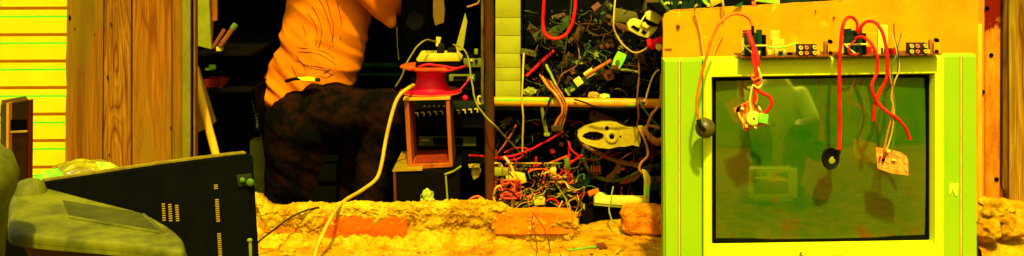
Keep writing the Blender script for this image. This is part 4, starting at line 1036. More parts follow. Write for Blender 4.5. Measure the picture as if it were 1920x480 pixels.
T.part('edge_strip', MB().slab([(834, 326), (837, 326), (844, 420), (841, 420)], 3.66, .012), OLIVE, smooth=False)
T.done()
mb = MB(); bmesh.ops.create_icosphere(mb.bm, subdivisions=4, radius=1); c = P(801, 371, 3.58)
for v in mb.bm.verts:
    q = v.co.copy(); r_ = 1 + .5 * mnoise.noise(q * 2.3 + Vector((2, 0, 0))); v.co = c + Vector((q.x * M(13, 3.58), q.y * .02, q.z * M(13, 3.58))) * r_
solo('crumpled_rag', mb, mat('pale olive rag', (190, 185, 50), (120, 130, 20), .9, s=50, rough=.9), 'small pale crumpled rag against the dark speaker box', 'rag')
T = Thing('power_strip', 'black and cream extension socket lying on top of the pink spool', 'power strip')
mb = MB().slab([(778, 124), (782, 109), (860, 109), (867, 116), (867, 127), (782, 128)], YS_ + .04, .09, .002); T.part('base', mb, BLACK)
mb = MB().slab([(780, 112), (787, 101), (857, 101), (866, 110), (863, 115), (784, 116)], YS_ + .037, .092, .002); tp_ = T.part('socket_face', mb, PALE)
T.part('switch', MB().pbox(797, 97, 816, 106, YS_ + .06, .03, .002), OLIVE, tp_)
T.part('plug', MB().slab([(816, 108), (822, 82), (832, 82), (833, 108)], YS_ + .05, .03, .003), BLACKR, tp_)
T.part('plug', MB().slab([(835, 108), (840, 90), (854, 90), (858, 106)], YS_ + .07, .03, .003), BLACKR, tp_)
T.done()
for i, (p_, lab) in enumerate((([(784, 126), (800, 121), (830, 124), (860, 128), (876, 122)], 'red wire coiled on the spool top under the power strip'), ([(770, 131), (800, 134), (840, 133), (872, 124)], 'second red wire at the front edge of the spool top'))):
    wire(lab, [(x, y, YS_ + (.015 if i else .02)) for x, y in p_], 2.2, REDD)
solo('red_button', MB().ball(P(872, 184, YS_ + .12), M(6, YS_), (1, .6, 1), seg=14), PINK, 'round pink knob right of the spool on the mixer', 'knob')
wire('pink wire running right from the spool flange', [(862, 170, YS_ + .03), (872, 158, YS_ + .05), (884, 142, YS_ + .07)], 1.6, PINK)
T = Thing('hose', 'long straw yellow cable running from the spool over the low wall to the soil', 'cable')
T.part('sheath', MB().ptube([(775, 160, YS_ + .02), (765, 166, YS_ - .02), (752, 176, YS_ - .04), (742, 192, YS_ - .05), (732, 225, YS_ - .06), (723, 265, YS_ - .07), (716, 305, 3.62), (706, 335, 3.55), (680, 356, 3.46), (650, 374, 3.36), (631, 392, 3.26), (612, 425, 3.2), (596, 460, 3.12), (588, 490, 3.05), (583, 530, 2.96)], 3.8, seg=12, r1=M(3.7, 3)), YELW)
T.done()
wire('thin black wire lying over the left end of the low wall', [(470, 465, 3.16), (505, 437, 3.2), (535, 415, 3.24), (560, 400, 3.262), (590, 390, 3.285), (625, 386, 3.34), (645, 384, 3.4)], 1.7, BLKW)
wire('thin olive wire arching left of the power strip', [(818, 78, YS_ + .06), (800, 75, YS_), (782, 88, YS_ - .02), (764, 116, YS_ - .03), (752, 145, YS_ - .02), (742, 162, YS_)], 1.5, mat('olive wire', (150, 130, 20), (120, 110, 10), .9))
wire('thin olive wire arching right of the power strip down across the pole', [(850, 84, YS_ + .06), (866, 90, YS_), (878, 110, YS_ - .02), (884, 150, 3.66), (892, 190, 3.6), (910, 218, 3.38), (930, 238, 3.36), (955, 265, 3.5), (978, 290, 3.55)], 1.5, mat('olive wire', (0, 0, 0)))
wire('grey wire hanging in front of the black monitor', [(744, 50, 4.2), (745, 85, 4.2), (748, 112, 4.2)], 1.0, mat('olive wire', (0, 0, 0)))

# devices behind the spool
T = Thing('old_monitor', 'black old monitor with greenish lower edge behind the person', 'monitor')
T.part('case', MB().pbox(640, -70, 742, 150, 4.6, .3, .01), BLACK)
T.part('lower_edge', MB().pbox(650, 118, 748, 126, 4.58, .03, .003), mat('dim green edge', (30, 80, 10), (20, 56, 8), .8))
T.part('base', MB().pbox(650, 138, 752, 143, 4.57, .2, .003), mat('dim green edge', (0, 0, 0)))
T.done()
T = Thing('amplifier', 'olive silver amplifier with dark display right behind the spool', 'amplifier')
AF = mat('olive silver front', (120, 120, 20), (90, 96, 12), .9, s=14, rough=.45, spec=.3)
f_ = T.part('case', MB().pbox(780, 141, 905, 166, 4.05, .3, .004), BLACK)
T.part('front_strip', MB().pbox(842, 140, 890, 152, 4.035, .016, .002), AF); T.part('display', MB().pbox(850, 143, 876, 149, 4.03, .004), BLACK)
T.part('display', MB().pbox(880, 143, 887, 148, 4.03, .004), LIME); T.done()
T = Thing('amplifier', 'upper olive amplifier with one round yellow knob beside the pole', 'amplifier')
T.part('case', MB().pbox(848, 106, 920, 139, 4.15, .3, .004), BLACK)
T.part('front_strip', MB().pbox(862, 110, 905, 126, 4.135, .016, .002), AF)
for x, y in ((884, 114), (893, 114), (868, 120)): T.part('knob', MB().ball(P(x, y, 4.13), M(3, 4.13), seg=10), PALE if x == 884 else BLACK)
T.part('knob', MB().pbox(889, 92, 896, 102, 4.13, .02, .003), OLIVE); T.done()
T = Thing('mixer', 'black mixer with a row of pale sliders seen through the frame box', 'mixer')
T.part('case', MB().pbox(770, 188, 912, 236, 4.0, .25, .004), BLACK)
T.part('face_strip', MB().pbox(774, 190, 912, 206, 3.99, .012, .002), mat('dim green face', (34, 44, 8), (28, 34, 8), .7))
for x in range(5): T.part('knob', MB().ball(P(796 + x * 9, 199, 3.985), M(2.2, 3.98), seg=8), PALE)
for k in range(10):
    x = 778 + k * 11.5 + (0 if k < 5 else 8)
    y = 212 - k * .8
    T.part('slider', MB().ptube([(x, y, 3.985), (x + 5, y, 3.985), (x + 6, y + 6, 3.985)], 1.5), PALE)
T.done()
T = Thing('video_player', 'olive fronted video player with black cassette slot inside the frame box view', 'video player')
T.part('case', MB().pbox(782, 253, 896, 300, 4.03, .25, .004), BLACK)
fr_ = T.part('face', MB().pbox(785, 256, 893, 274, 4.02, .012, .002), mat('dim olive face', (92, 88, 20), (66, 66, 10), .9))
T.part('cassette_slot', MB().pbox(812, 258.5, 868, 271.5, 4.016, .004), BLACK, fr_)
T.part('lettering_bar', MB().pbox(790, 262, 804, 264, 4.016, .005), PALE, fr_); T.done()
solo('device_shelf', MB().pbox(760, 304, 925, 309, 3.98, .4).pbox(760, 237, 925, 240, 3.98, .4).pbox(760, 167, 925, 169, 4.02, .4), DARKWOOD, 'dark rack of shelves carrying the amplifiers', 'shelf', smooth=False)
solo('pale_sheet', MB().slab([(872, 24), (876, 40), (868, 94), (852, 96)], 4.0, .006), mat('pale yellow sheet', (215, 190, 30), (170, 165, 20), .6), 'pale yellow sheet slanting up behind the power strip', 'sheet', smooth=False)
solo('yellow_tag', MB().slab([(818, 69), (827, 70), (823, 88), (817, 86)], 3.9, .006), PALE, 'small yellow tag above the power strip switch', 'tag', smooth=False)
solo('brown_envelope', MB().slab([(812, 0), (832, 0), (834, 20), (832, 42), (816, 48), (812, 30)], 4.1, .012), mat('dim brown paper', (130, 88, 14), (100, 80, 12), .9), 'brown paper packet above the yellow tag', 'packet', smooth=False)
T = Thing('tall_speaker', 'tall black loudspeaker at the back between monitor and paper packet', 'speaker')
T.part('case', MB().pbox(752, -80, 808, 122, 4.3, .2, .006), BLACK); T.part('cone', MB().lathe(P(778, 40, 4.3), [(.035, 0), (.03, .006), (.01, .002)], (0, -1, 0), 24), mat('dark cone', (34, 32, 18), (26, 26, 14), .6)); T.done()
T = Thing('hook', 'pale bent hook on the pole side of the mixer', 'hook')
T.part('bend', MB().ptube([(906, 182, 3.6), (898, 181, 3.6), (896, 188, 3.6), (899, 195, 3.6), (905, 193, 3.6)], 2), PALE); T.done()
wire('olive wire stub hanging from above beside the pole', [(900, -30, 3.6), (898, 2, 3.6), (888, 9, 3.6), (876, 13, 3.6)], 1.8, mat('tan wire', (170, 110, 30), (150, 90, 20), .9))
#=HEAP=
# ------------------------------------------------------------------ parts heap above the pipe
YH = 3.75
solo('heap_board', MB().slab([(985, -60, 3.9), (1240, -60, 3.9), (1245, 200, 3.62), (985, 200, 3.62)], t=.02), SHADE_DARK, 'black sloping board the electronic parts lean on', 'board', smooth=False)
def hy(py): return 3.62 + .28 * (200 - py) / 260 - .03
wire('red hose hanging in a deep loop above the parts heap', [(1021, -30, 3.53), (1019, 10, 3.53), (1018, 45, 3.53), (1022, 64, 3.53), (1036, 72, 3.53), (1052, 70, 3.53), (1066, 58, 3.53), (1076, 30, 3.53), (1080, -20, 3.53)], 3.2, RED, name='hose', cat='hose', seg=10)
T = Thing('paddle', 'dark green paddle shaped handle behind the red loop', 'handle')
GP = mat('dim green plastic', (60, 84, 14), (44, 60, 10), .9, s=20)
T.part('blade', MB().slab([(1020, 66), (1040, 48), (1062, 30), (1070, 33), (1068, 48), (1046, 66), (1026, 76)], 3.74, .014, .002), GP)
T.part('grip', MB().ball(P(1013, 78, 3.73), M(10, 3.73), (1, .5, 1), seg=16), GP); T.done()
wire('straight dark red rod crossing the heap left of the boards', [(986, 143, 3.6), (1012, 119, 3.62), (1038, 95, 3.64)], 3.2, REDD, name='rod', cat='rod')
wire('thin dark wire hanging behind the red loop', [(1072, 0, 3.72), (1066, 50, 3.68), (1060, 90, 3.66), (1056, 112, 3.66)], 1.4, mat('dim grey wire', (60, 66, 10), (44, 44, 8), .9))
def strip_board(label, p0, p1, wpx, m_, comps, Y):
    T = Thing('circuit_board', label, 'circuit board')
    a, c = Vector(p0), Vector(p1); d = (c - a).normalized(); n_ = Vector((-d.y, d.x))
    q = [a + n_ * wpx / 2, c + n_ * wpx / 2, c - n_ * wpx / 2, a - n_ * wpx / 2]
    T.part('board', MB().slab([(v.x, v.y) for v in q], Y, .003), m_, smooth=False)
    ang = math.atan2(-d.y, d.x)
    for (t, o_, w_, h_, mm, dep) in comps:
        p = a + (c - a) * t + n_ * o_
        T.part('component', MB().box(P(p.x, p.y, Y - dep / 2), (M(w_, Y), dep, M(h_, Y)), (0, -ang, 0), .001), mm)
    T.done()
strip_board('long green strip board with two cream relays lying diagonally on the heap', (1062, 174), (1132, 126), 11, mat('dim green board', (70, 90, 14), (50, 76, 10), .9, s=50), [(.02, 0, 4, 14, OLIVE, .014), (.36, -5, 14, 14, CREAM, .02), (.66, -6, 19, 12, CREAM, .02), (.9, 0, 6, 8, GRNW, .01), (.15, 2, 9, 4, OLIVE, .01)], 3.58)
wire('orange flat cable running from the strip board to the lime card', [(1098, 142, 3.56), (1120, 128, 3.56), (1146, 113, 3.56)], 3.2, ORANGEW)
cs = []
for k in range(22): cs.append((R.random(), R.uniform(-11, 11), R.uniform(3, 9), R.uniform(3, 9), R.choice([BROWNP, PALE, BLACK, OLIVE, METAL, BLACK, PCBB, GOLD]), R.uniform(.006, .02)))
strip_board('dark brown board crowded with parts above the strip board', (1070, 128), (1170, 74), 30, mat('very dark board', (28, 30, 10), (22, 24, 10), .7, s=40), cs, 3.64)
cs = [(R.random(), R.uniform(-9, 9), R.uniform(2, 7), R.uniform(2, 6), R.choice([BROWNP, BLACK, OLIVE, METAL, BLACK]), R.uniform(.006, .016)) for k in range(16)]
strip_board('dark board with few parts left below the red rod', (1048, 176), (1100, 108), 26, mat('very dark board', (0, 0, 0)), cs, 3.68)
cs = [(R.random(), R.uniform(-9, 9), R.uniform(2, 7), R.uniform(2, 6), R.choice([BROWNP, BLACK, OLIVE, GRNW, BLACK]), R.uniform(.006, .016)) for k in range(18)]
strip_board('dark board high on the heap behind the pale wire', (1090, 60), (1150, 10), 30, mat('very dark board', (0, 0, 0)), cs, 3.8)
T = Thing('lime_card', 'lime green card module tilted beside the strip board', 'card')
T.part('card', MB().slab([(1159, 96), (1175, 103), (1172, 112), (1162, 130), (1146, 126), (1152, 108)], 3.55, .008, .001), LIME)
T.part('print_ring', MB().lathe(P(1158, 116, 3.548), [(M(4, 3.55), 0), (M(4, 3.55), .002), (M(2.5, 3.55), .002)], (0, -1, 0), 16), GRNW)
T.part('clip', MB().pbox(1147, 122, 1160, 130, 3.545, .02, .001), BROWNP); T.done()
T = Thing('motor_bracket', 'brown motor bracket with holes under the lime card', 'bracket')
T.part('plate', MB().slab([(1134, 130), (1150, 132), (1152, 148), (1138, 152), (1132, 142)], 3.57, .004), BROWNP)
T.part('block', MB().pbox(1150, 140, 1196, 180, 3.6, .08, .01), BLACK)
T.part('shaft', MB().ptube([(1150, 130, 3.56), (1180, 132, 3.56), (1198, 136, 3.56)], 2.4), METAL)
T.part('bolt', MB().ball(P(1142, 141, 3.565), M(2.5, 3.56), seg=8), BLACK); T.done()
T = Thing('printer_carriage', 'cream plastic carriage frame with black windows hanging left of the chipboard', 'carriage')
fm = MB().slab([(1176, 46), (1182, 38), (1192, 35), (1204, 40), (1222, 50), (1230, 46), (1234, 52), (1224, 64), (1214, 72), (1196, 66), (1178, 56)], 3.42, .03, .003)
T.part('frame', fm, CREAM)
T.part('lid', MB().slab([(1211, 25), (1222, 20), (1241, 27), (1243, 34), (1234, 46), (1212, 36)], 3.40, .035, .003), CREAM)
T.part('window', MB().slab([(1183, 50), (1188, 47), (1200, 54), (1196, 59)], 3.417, .004), BLACK); T.part('window', MB().slab([(1202, 60), (1208, 56), (1212, 62), (1208, 65)], 3.417, .004), BLACK)
T.part('window', MB().slab([(1209, 34), (1213, 33), (1232, 45), (1230, 50), (1216, 47), (1208, 43)], 3.412, .03), BLACK)
T.part('arm', MB().ptube([(1200, 44, 3.41), (1206, 34, 3.41), (1213, 24, 3.41)], 1.6), CREAM)
T.part('latch', MB().slab([(1203, 44), (1210, 41), (1214, 47), (1218, 49), (1214, 54), (1205, 50)], 3.41, .012, .001), GOLD); T.done()
solo('olive_cover', MB().slab([(1152, 15), (1194, 24), (1198, 38), (1180, 44), (1152, 40)], 3.55, .03, .003), mat('dim olive cover', (100, 92, 12), (84, 70, 10), .9, c3=(130, 70, 10)), 'dim olive plastic cover behind the cream carriage', 'cover')
solo('brown_flap', MB().slab([(1150, 41), (1170, 46), (1196, 58), (1196, 64), (1160, 54)], 3.52, .02, .002), mat('dim brown flap', (110, 54, 10), (80, 60, 10), .9), 'brown flap below the olive cover', 'flap')
solo('brown_housing', MB().slab([(1212, 0), (1236, 0), (1236, 20), (1222, 18), (1206, 22)], 3.5, .05, .004), mat('dim brown olive', (96, 60, 10), (60, 70, 10), .9), 'brown olive housing above the cream carriage', 'housing')
mb = MB()
for (x, y, r_) in ((1222, 82, 9), (1232, 77, 9), (1226, 88, 7), (1240, 74, 7), (1218, 76, 6)): mb.ball(P(x, y, 3.38), M(r_, 3.38), (1.1, .7, .8), seg=14)
me = baked(mb, .004, 2, [(.006, 40, (1, 1, 1))]); me.materials.append(mat('scarlet cloth', (235, 14, 26), (215, 8, 14), .95, rough=.8))
solo('red_cloth', None, None, 'scarlet cloth knot beside the left edge of the chipboard', 'cloth', me=me)
solo('cream_plug', MB().slab([(1230, 84), (1240, 83), (1243, 90), (1236, 96), (1231, 92)], 3.36, .02, .002), CREAM, 'cream plug under the scarlet cloth', 'plug')
wire('pale wire hanging in a long loop before the cream carriage', [(1155, -30, 3.45), (1152, 20, 3.42), (1150, 45, 3.4), (1156, 66, 3.4), (1168, 84, 3.4), (1184, 96, 3.4), (1198, 98, 3.4), (1212, 90, 3.39), (1220, 80, 3.38)], 1.7, mat('tan pale wire', (205, 165, 50), (180, 140, 30), .9))
wire('pale vertical wire before the slat panel crossing the pipe', [(982, 100, 3.5), (980, 150, 3.44), (979, 195, 3.435), (981, 230, 3.44), (979, 284, 3.47)], 1.7, mat('tan pale wire', (0, 0, 0)))
wire('olive wire slanting over the heap to the pipe', [(1024, 122, 3.55), (1036, 146, 3.5), (1046, 170, 3.45), (1052, 182, 3.44)], 2.4, OLIVE)
wire('brown wire curving over the dark boards', [(1044, 162, 3.55), (1054, 140, 3.55), (1078, 126, 3.58), (1086, 112, 3.6), (1084, 90, 3.62), (1078, 70, 3.65)], 1.5, BROWNP)
for i, (x, y, r_, m_, lab) in enumerate(((993, 172, 10, OLIVE, 'crumpled olive foil beside the slat panel above the pipe'), (1114, 180, 9, mat('tan crumple', (190, 140, 40), (140, 100, 20), .9), 'crumpled tan paper lying on the pipe'), (1133, 182, 8, mat('lime crumple', (200, 200, 60), (120, 200, 40), .9, s=50), 'crumpled lime wrapper lying on the pipe'), (1046, 176, 7, PALE, 'pale crumpled tape in the wire bundle above the pipe'))):
    mb = MB(); bmesh.ops.create_icosphere(mb.bm, subdivisions=3, radius=1); c = P(x, y, 3.5)
    for v in mb.bm.verts:
        q = v.co.copy(); v.co = c + Vector((q.x * 1.25, q.y * .8, q.z * .8)) * M(r_, 3.5) * (1 + .5 * mnoise.noise(q * 2.1 + Vector((i * 5, 0, 0))))
    solo('crumpled_scrap', mb, m_, lab, 'scrap', smooth=False)
# wire bundle hanging over the pipe
cols_ = [ORANGEW, YELW, BROWNP, REDD, OLIVE, BLKW, ORANGEW]
T = Thing('wire_bundle', 'bundle of thin coloured wires hanging over the pipe to a comb connector', 'wires')
for k, m_ in enumerate(cols_):
    o_ = k * 2.2
    T.part('wire', MB().ptube([(1012 + k * 5, 140 + k * 3, 3.5), (1026 + k * 3, 162, 3.46), (1040 + o_, 176, 3.43), (1052 + o_ * .8, 196, 3.425), (1053 + o_ * .6, 212, 3.43), (1046 + o_, 222, 3.44), (1038 + o_ * 1.2, 238, 3.45)], 1.25), m_)
T.part('connector', MB().pbox(1034, 236, 1056, 246, 3.44, .012, .001), mat('dark brown connector', (80, 50, 10), (60, 44, 10), .9)); T.done()
for i, (pts, r_, m_, lab) in enumerate((
    ([(1038, 160, 3.5), (1032, 182, 3.44), (1024, 210, 3.43), (1020, 226, 3.45)], 2, BLKW, 'black wire looped before the pipe beside the wire bundle'),
    ([(1076, 186, 3.44), (1096, 192, 3.43), (1120, 201, 3.425), (1160, 202, 3.425), (1192, 200, 3.43), (1210, 192, 3.44)], 1.7, BLKW, 'black wire sagging along the front of the pipe'),
    ([(1196, 100, 3.5), (1198, 140, 3.45), (1195, 180, 3.42), (1197, 215, 3.42), (1194, 240, 3.44)], 1.6, BROWNP, 'brown lead with plug hanging before the right end of the pipe'),
    ([(1236, 130, 3.4), (1226, 140, 3.4), (1216, 165, 3.4), (1210, 190, 3.4)], 1.6, mat('tan pale wire', (0, 0, 0)), 'tan wire curving off the chipboard edge'),
    ([(1196, 185, 3.42), (1208, 205, 3.42), (1224, 225, 3.43), (1236, 236, 3.44)], 1.4, GRNW, 'green wire slanting below the right end of the pipe'),
    ([(1240, 140, 3.42), (1238, 190, 3.4), (1222, 215, 3.4), (1213, 240, 3.42), (1215, 252, 3.42)], 2.6, mat('tan coil', (190, 120, 40), (160, 100, 30), .9), 'tan cord hanging down along the television edge'))):
    wire(lab, pts, r_, m_)
# ------------------------------------------------------------------ below the pipe
T = Thing('screwdriver', 'olive handled rod hanging straight down from the pipe', 'tool')
T.part('rod', MB().ptube([(1016, 200, 3.46), (1019, 222, 3.46), (1025, 250, 3.46)], 3.2, r1=M(3.8, 3.46)), mat('dim olive rod', (120, 110, 14), (100, 84, 12), .9)); T.part('foot', MB().pbox(1020, 250, 1031, 256, 3.45, .016, .003), OLIVE); T.done()
T = Thing('heater_casting', 'cream bulbous plastic casting with round hole and oval window below the pipe', 'casting')
def ell(cx0, cy0, rx, ry, a0, a1, n): return [(cx0 + rx * math.cos(rad(a0 + (a1 - a0) * i / n)), cy0 + ry * math.sin(rad(a0 + (a1 - a0) * i / n))) for i in range(n + 1)]
YK = 3.47
CAST = mat('cream casting', (235, 205, 40), (205, 170, 24), .6, s=14, rough=.5)
# outline with an oval window bridged by a seam
outl = [(1083, 255), (1084, 247), (1096, 239), (1112, 233), (1130, 229), (1146, 229), (1158, 231), (1166, 236), (1178, 241), (1200, 241), (1201, 268), (1198, 275), (1186, 272), (1172, 275), (1160, 275), (1142, 279), (1120, 277), (1100, 271), (1088, 264)]
hole = [(1091, 256), (1095, 251), (1106, 246.5), (1120, 247), (1130, 250), (1133, 254), (1131, 261), (1122, 266), (1112, 266), (1100, 262.5)]
b = bmesh.new()
vo_ = [b.verts.new(P(x, y, YK)) for x, y in outl]; vh = [b.verts.new(P(x, y, YK)) for x, y in hole]
eds = [b.edges.new((vo_[i], vo_[(i + 1) % len(vo_)])) for i in range(len(vo_))] + [b.edges.new((vh[i], vh[(i + 1) % len(vh)])) for i in range(len(vh))]
r_ = bmesh.ops.triangle_fill(b, use_beauty=True, use_dissolve=False, edges=eds)
# keep it robust: drop any triangle that fell inside the window
def inside(p, poly):
    c_ = False
    for i in range(len(poly)):
        (x1, y1), (x2, y2) = poly[i], poly[i - 1]
        if (y1 > p[1]) != (y2 > p[1]) and p[0] < (x2 - x1) * (p[1] - y1) / (y2 - y1) + x1: c_ = not c_
    return c_
for f in list(b.faces):
    c_ = f.calc_center_median(); px_ = c_.x * F / YK + 960; py_ = (EYE - c_.z) * F / YK + HOR
    if inside((px_, py_), hole): b.faces.remove(f)
ex = bmesh.ops.extrude_face_region(b, geom=list(b.faces))
for v in [v for v in ex['geom'] if isinstance(v, bmesh.types.BMVert)]: v.co.y += .03
bmesh.ops.recalc_face_normals(b, faces=b.faces)
mb = MB(); mb._merge(b)
T.part('shell', mb, CAST, smooth=False)
T.part('hub', MB().lathe(P(1147, 256, YK), [(M(12, YK), 0), (M(12, YK), .004), (M(9, YK), .006), (M(8, YK), .006), (M(5, YK), .003)], (0, -1, 0), 24), CAST)
T.part('hub_hole', MB().ball(P(1147, 256, YK - .003), M(5, YK), (1, .5, 1), seg=12), BLACK)
T.part('pin_hole', MB().ball(P(1138, 240, YK), M(4, YK), (1, .4, 1), seg=10), BLACK); T.part('pin_hole', MB().ball(P(1163, 256, YK), M(2, YK), (1, .4, 1), seg=10), BLACK)
T.part('clip', MB().pbox(1196, 238, 1207, 248, YK - .012, .03, .002), PALE); T.part('spring', MB().ptube([(1192, 250, 3.58), (1196, 242, 3.58), (1200, 252, 3.58), (1204, 243, 3.58), (1208, 252, 3.58)], 1.2), METAL)
T.done()
T = Thing('speaker_ring', 'brown metal speaker frame ring with struts below the cream casting', 'speaker frame')
RB = mat('brown frame metal', (140, 84, 14), (120, 66, 12), .95, rough=.5, spec=.2)
mb = MB(); prev = None
def band(pts, w0, Y, m_, name):
    n_ = len(pts); up_ = [(x, y - w0 / 2) for x, y in pts]; dn = [(x, y + w0 / 2) for x, y in pts][::-1]
    T.part(name, MB().slab(up_ + dn, Y, .012), m_, smooth=False)
T.part('rim', MB().ptube([(1084, 258, 3.62), (1094, 271, 3.6), (1120, 287, 3.58), (1150, 300, 3.57), (1180, 308, 3.57), (1203, 308, 3.58)], 3.4), RB)
T.part('rim', MB().ptube([(1096, 272, 3.66), (1093, 290, 3.66), (1100, 312, 3.65), (1116, 330, 3.64), (1140, 338, 3.64), (1170, 336, 3.64), (1200, 322, 3.63)], 3.6), OLIVE)
T.part('strut', MB().slab([(1160, 300), (1176, 304), (1158, 330), (1140, 338), (1136, 332), (1150, 320)], 3.6, .01), RB, smooth=False)
T.part('strut', MB().slab([(1166, 338), (1190, 330), (1206, 318), (1205, 326), (1190, 340), (1162, 346)], 3.6, .01), RB, smooth=False)
T.part('magnet', MB().lathe(P(1150, 318, 3.72), [(.05, 0), (.05, .03), (.03, .05)], (0, -1, .2), 24), BLACK)
T.part('tag_strip', MB().pbox(1106, 312, 1128, 328, 3.6, .02, .002), BROWNP)
for k in range(4): T.part('terminal', MB().pbox(1108 + k * 5, 310, 1110.5 + k * 5, 322, 3.59, .008), ORANGEW)
T.done()
T = Thing('vent_block', 'dark green plastic block with rows of round holes', 'block')
vb = T.part('block', MB().slab([(1066, 348), (1088, 330), (1112, 332), (1094, 360), (1068, 358)], 3.55, .04, .002), mat('dim green block', (22, 50, 12), (14, 38, 8), .8))
mb = MB()
for k in range(8): mb.ball(P(1076 + (k % 4) * 6 , 343 + (k // 4) * 7, 3.548), M(2, 3.55), (1, .4, 1), seg=8)
T.part('holes', mb, BLACK, vb); T.done()
solo('orange_clip', MB().slab([(1102, 360), (1122, 354), (1124, 362), (1104, 368)], 3.5, .015, .002), ORANGEW, 'orange plastic clip between green block and white strip', 'clip')
T = Thing('white_strip', 'cream cover strip lying flat behind the loose brick', 'cover')
T.part('strip', MB().slab([(1116, 374), (1124, 366), (1132, 368), (1140, 373), (1212, 374), (1215, 384), (1170, 386), (1114, 381)], 3.46, .05, .003), CREAM)
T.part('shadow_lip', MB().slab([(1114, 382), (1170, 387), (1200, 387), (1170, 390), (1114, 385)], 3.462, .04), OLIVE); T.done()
T = Thing('flat_lead', 'tan lead with a flat cream and green plug beside the television edge', 'cable')
T.part('lead', MB().ptube([(1197, 240, 3.45), (1206, 256, 3.44), (1213, 275, 3.44), (1214, 292, 3.44), (1202, 306, 3.44), (1199, 318, 3.44), (1208, 326, 3.44)], 2.2), mat('tan coil', (0, 0, 0)))
T.part('plug', MB().slab([(1204, 318), (1212, 320), (1220, 332), (1217, 380), (1207, 382), (1208, 340)], 3.43, .012, .002), PALE)
T.part('plug_inlay', MB().slab([(1210, 348), (1217, 346), (1216, 366), (1209, 368)], 3.427, .004), LIME); T.done()
T = Thing('coil_cord', 'tan coiled cord knotted against the television edge', 'cable')
mb = MB()
pts = []
for i in range(50):
    t = i / 49; a = t * 9 * 2 * math.pi; pts.append(P(1216 + 26 * t + 0, 254 + 12 * math.sin(t * 2.4) + 6 * math.cos(a), 3.46 + .016 * math.sin(a)))
mb.tube(pts, M(2.0, 3.46), 6, 3); T.part('coil', mb, mat('tan coil', (0, 0, 0)))
T.part('loop', MB().ptube([(1216, 256, 3.45), (1208, 248, 3.45), (1210, 238, 3.45), (1222, 236, 3.45), (1236, 240, 3.45)], 2.6), mat('tan coil', (0, 0, 0))); T.done()
T = Thing('black_module', 'black module with round dial in the dark gap beside the television', 'module')
T.part('case', MB().pbox(1218, 296, 1244, 350, 3.6, .1, .004), BLACK); T.part('dial', MB().lathe(P(1232, 312, 3.6), [(M(6, 3.6), 0), (M(6, 3.6), .005), (M(3, 3.6), .007)], (0, -1, 0), 16), DKGRN)
T.part('base', MB().pbox(1214, 344, 1246, 358, 3.58, .12, .004), DKGRN); T.done()
T = Thing('angle_bracket', 'brown sloping bracket plate right under the pipe', 'bracket')
T.part('plate', MB().slab([(1106, 210), (1112, 206), (1190, 238), (1180, 240), (1150, 232), (1104, 226)], 3.66, .006), mat('dim brown plate', (130, 80, 16), (100, 60, 10), .9), smooth=False)
T.part('bolt', MB().ball(P(1114, 214, 3.655), M(2, 3.65), seg=8), BLACK); T.done()

# individual red wires below the pipe
for (pts, r_, m_, lab) in (
    ([(880, 291, 3.56), (905, 293, 3.6), (930, 296, 3.5), (960, 292, 3.5), (985, 284, 3.5), (1006, 275, 3.5), (1050, 250, 3.5), (1056, 246, 3.5)], 2.8, REDD, 'long dull red cable slanting up behind the pole'),
    ([(930, 297, 3.52), (955, 300, 3.5), (975, 296, 3.5), (990, 280, 3.52), (965, 278, 3.53), (945, 286, 3.53)], 1.9, REDD, 'red cable loop right beside the pole'),
    ([(1005, 294, 3.5), (1004, 306, 3.5), (997, 318, 3.5), (990, 322, 3.5)], 2.8, REDD, 'short red cable hook below the long red cable'),
    ([(1070, 290, 3.5), (1046, 300, 3.5), (1028, 308, 3.5), (1022, 326, 3.48), (1018, 345, 3.48)], 2.6, mat('orange red cable', (225, 70, 20), (200, 50, 14), .9), 'orange red cable curving down left of the casting'),
    ([(1068, 268, 3.48), (1066, 300, 3.47), (1067, 330, 3.47), (1064, 352, 3.48)], 3.0, REDD, 'red cable standing upright left of the green block'),
    ([(1092, 290, 3.47), (1072, 304, 3.47), (1056, 320, 3.47), (1042, 336, 3.48)], 2.8, REDD, 'straight red rod crossing the upright red cable'),
    ([(1066, 265, 3.47), (1070, 280, 3.46), (1084, 292, 3.47)], 2.0, RED, 'short red branch above the crossing red rods'),
    ([(968, 235, 3.55), (955, 258, 3.5), (938, 282, 3.48), (932, 290, 3.48)], 2.2, mat('rust red wire', (150, 60, 14), (120, 44, 10), .9), 'rusty wire slanting down right of the pole'),
    ([(945, 294, 3.46), (952, 302, 3.45), (962, 320, 3.44), (964, 345, 3.43), (962, 372, 3.42), (960, 398, 3.41)], 3.6, YELW, 'thick straw cable hanging into the cable tangle'),
    ([(1000, 330, 3.42), (1020, 326, 3.42), (1034, 322, 3.43), (1048, 330, 3.43)], 1.7, PALE, 'pale wire end sticking up right of the tangle'),
    ([(1040, 340, 3.42), (1050, 356, 3.42), (1060, 372, 3.42), (1066, 392, 3.41)], 1.8, OLIVE, 'olive wire bending down at the right of the tangle'),
    ([(1150, 350, 3.45), (1146, 372, 3.42), (1142, 395, 3.4), (1148, 412, 3.36), (1156, 418, 3.34)], 1.7, OLIVE, 'olive wire hanging before the cream cover strip'),
    ([(1001, 398, 3.26), (1008, 412, 3.24), (1020, 428, 3.22), (1028, 452, 3.16), (1032, 474, 3.1)], 1.3, BROWNP, 'thin brown wire hanging over the yellow brick, longer end'),
    ([(1001, 398, 3.26), (996, 420, 3.24), (1004, 446, 3.2), (1008, 474, 3.1)], 1.2, BROWNP, 'thin brown wire hanging over the yellow brick, left strand')):
    wire(lab, pts, r_ * .78, m_)
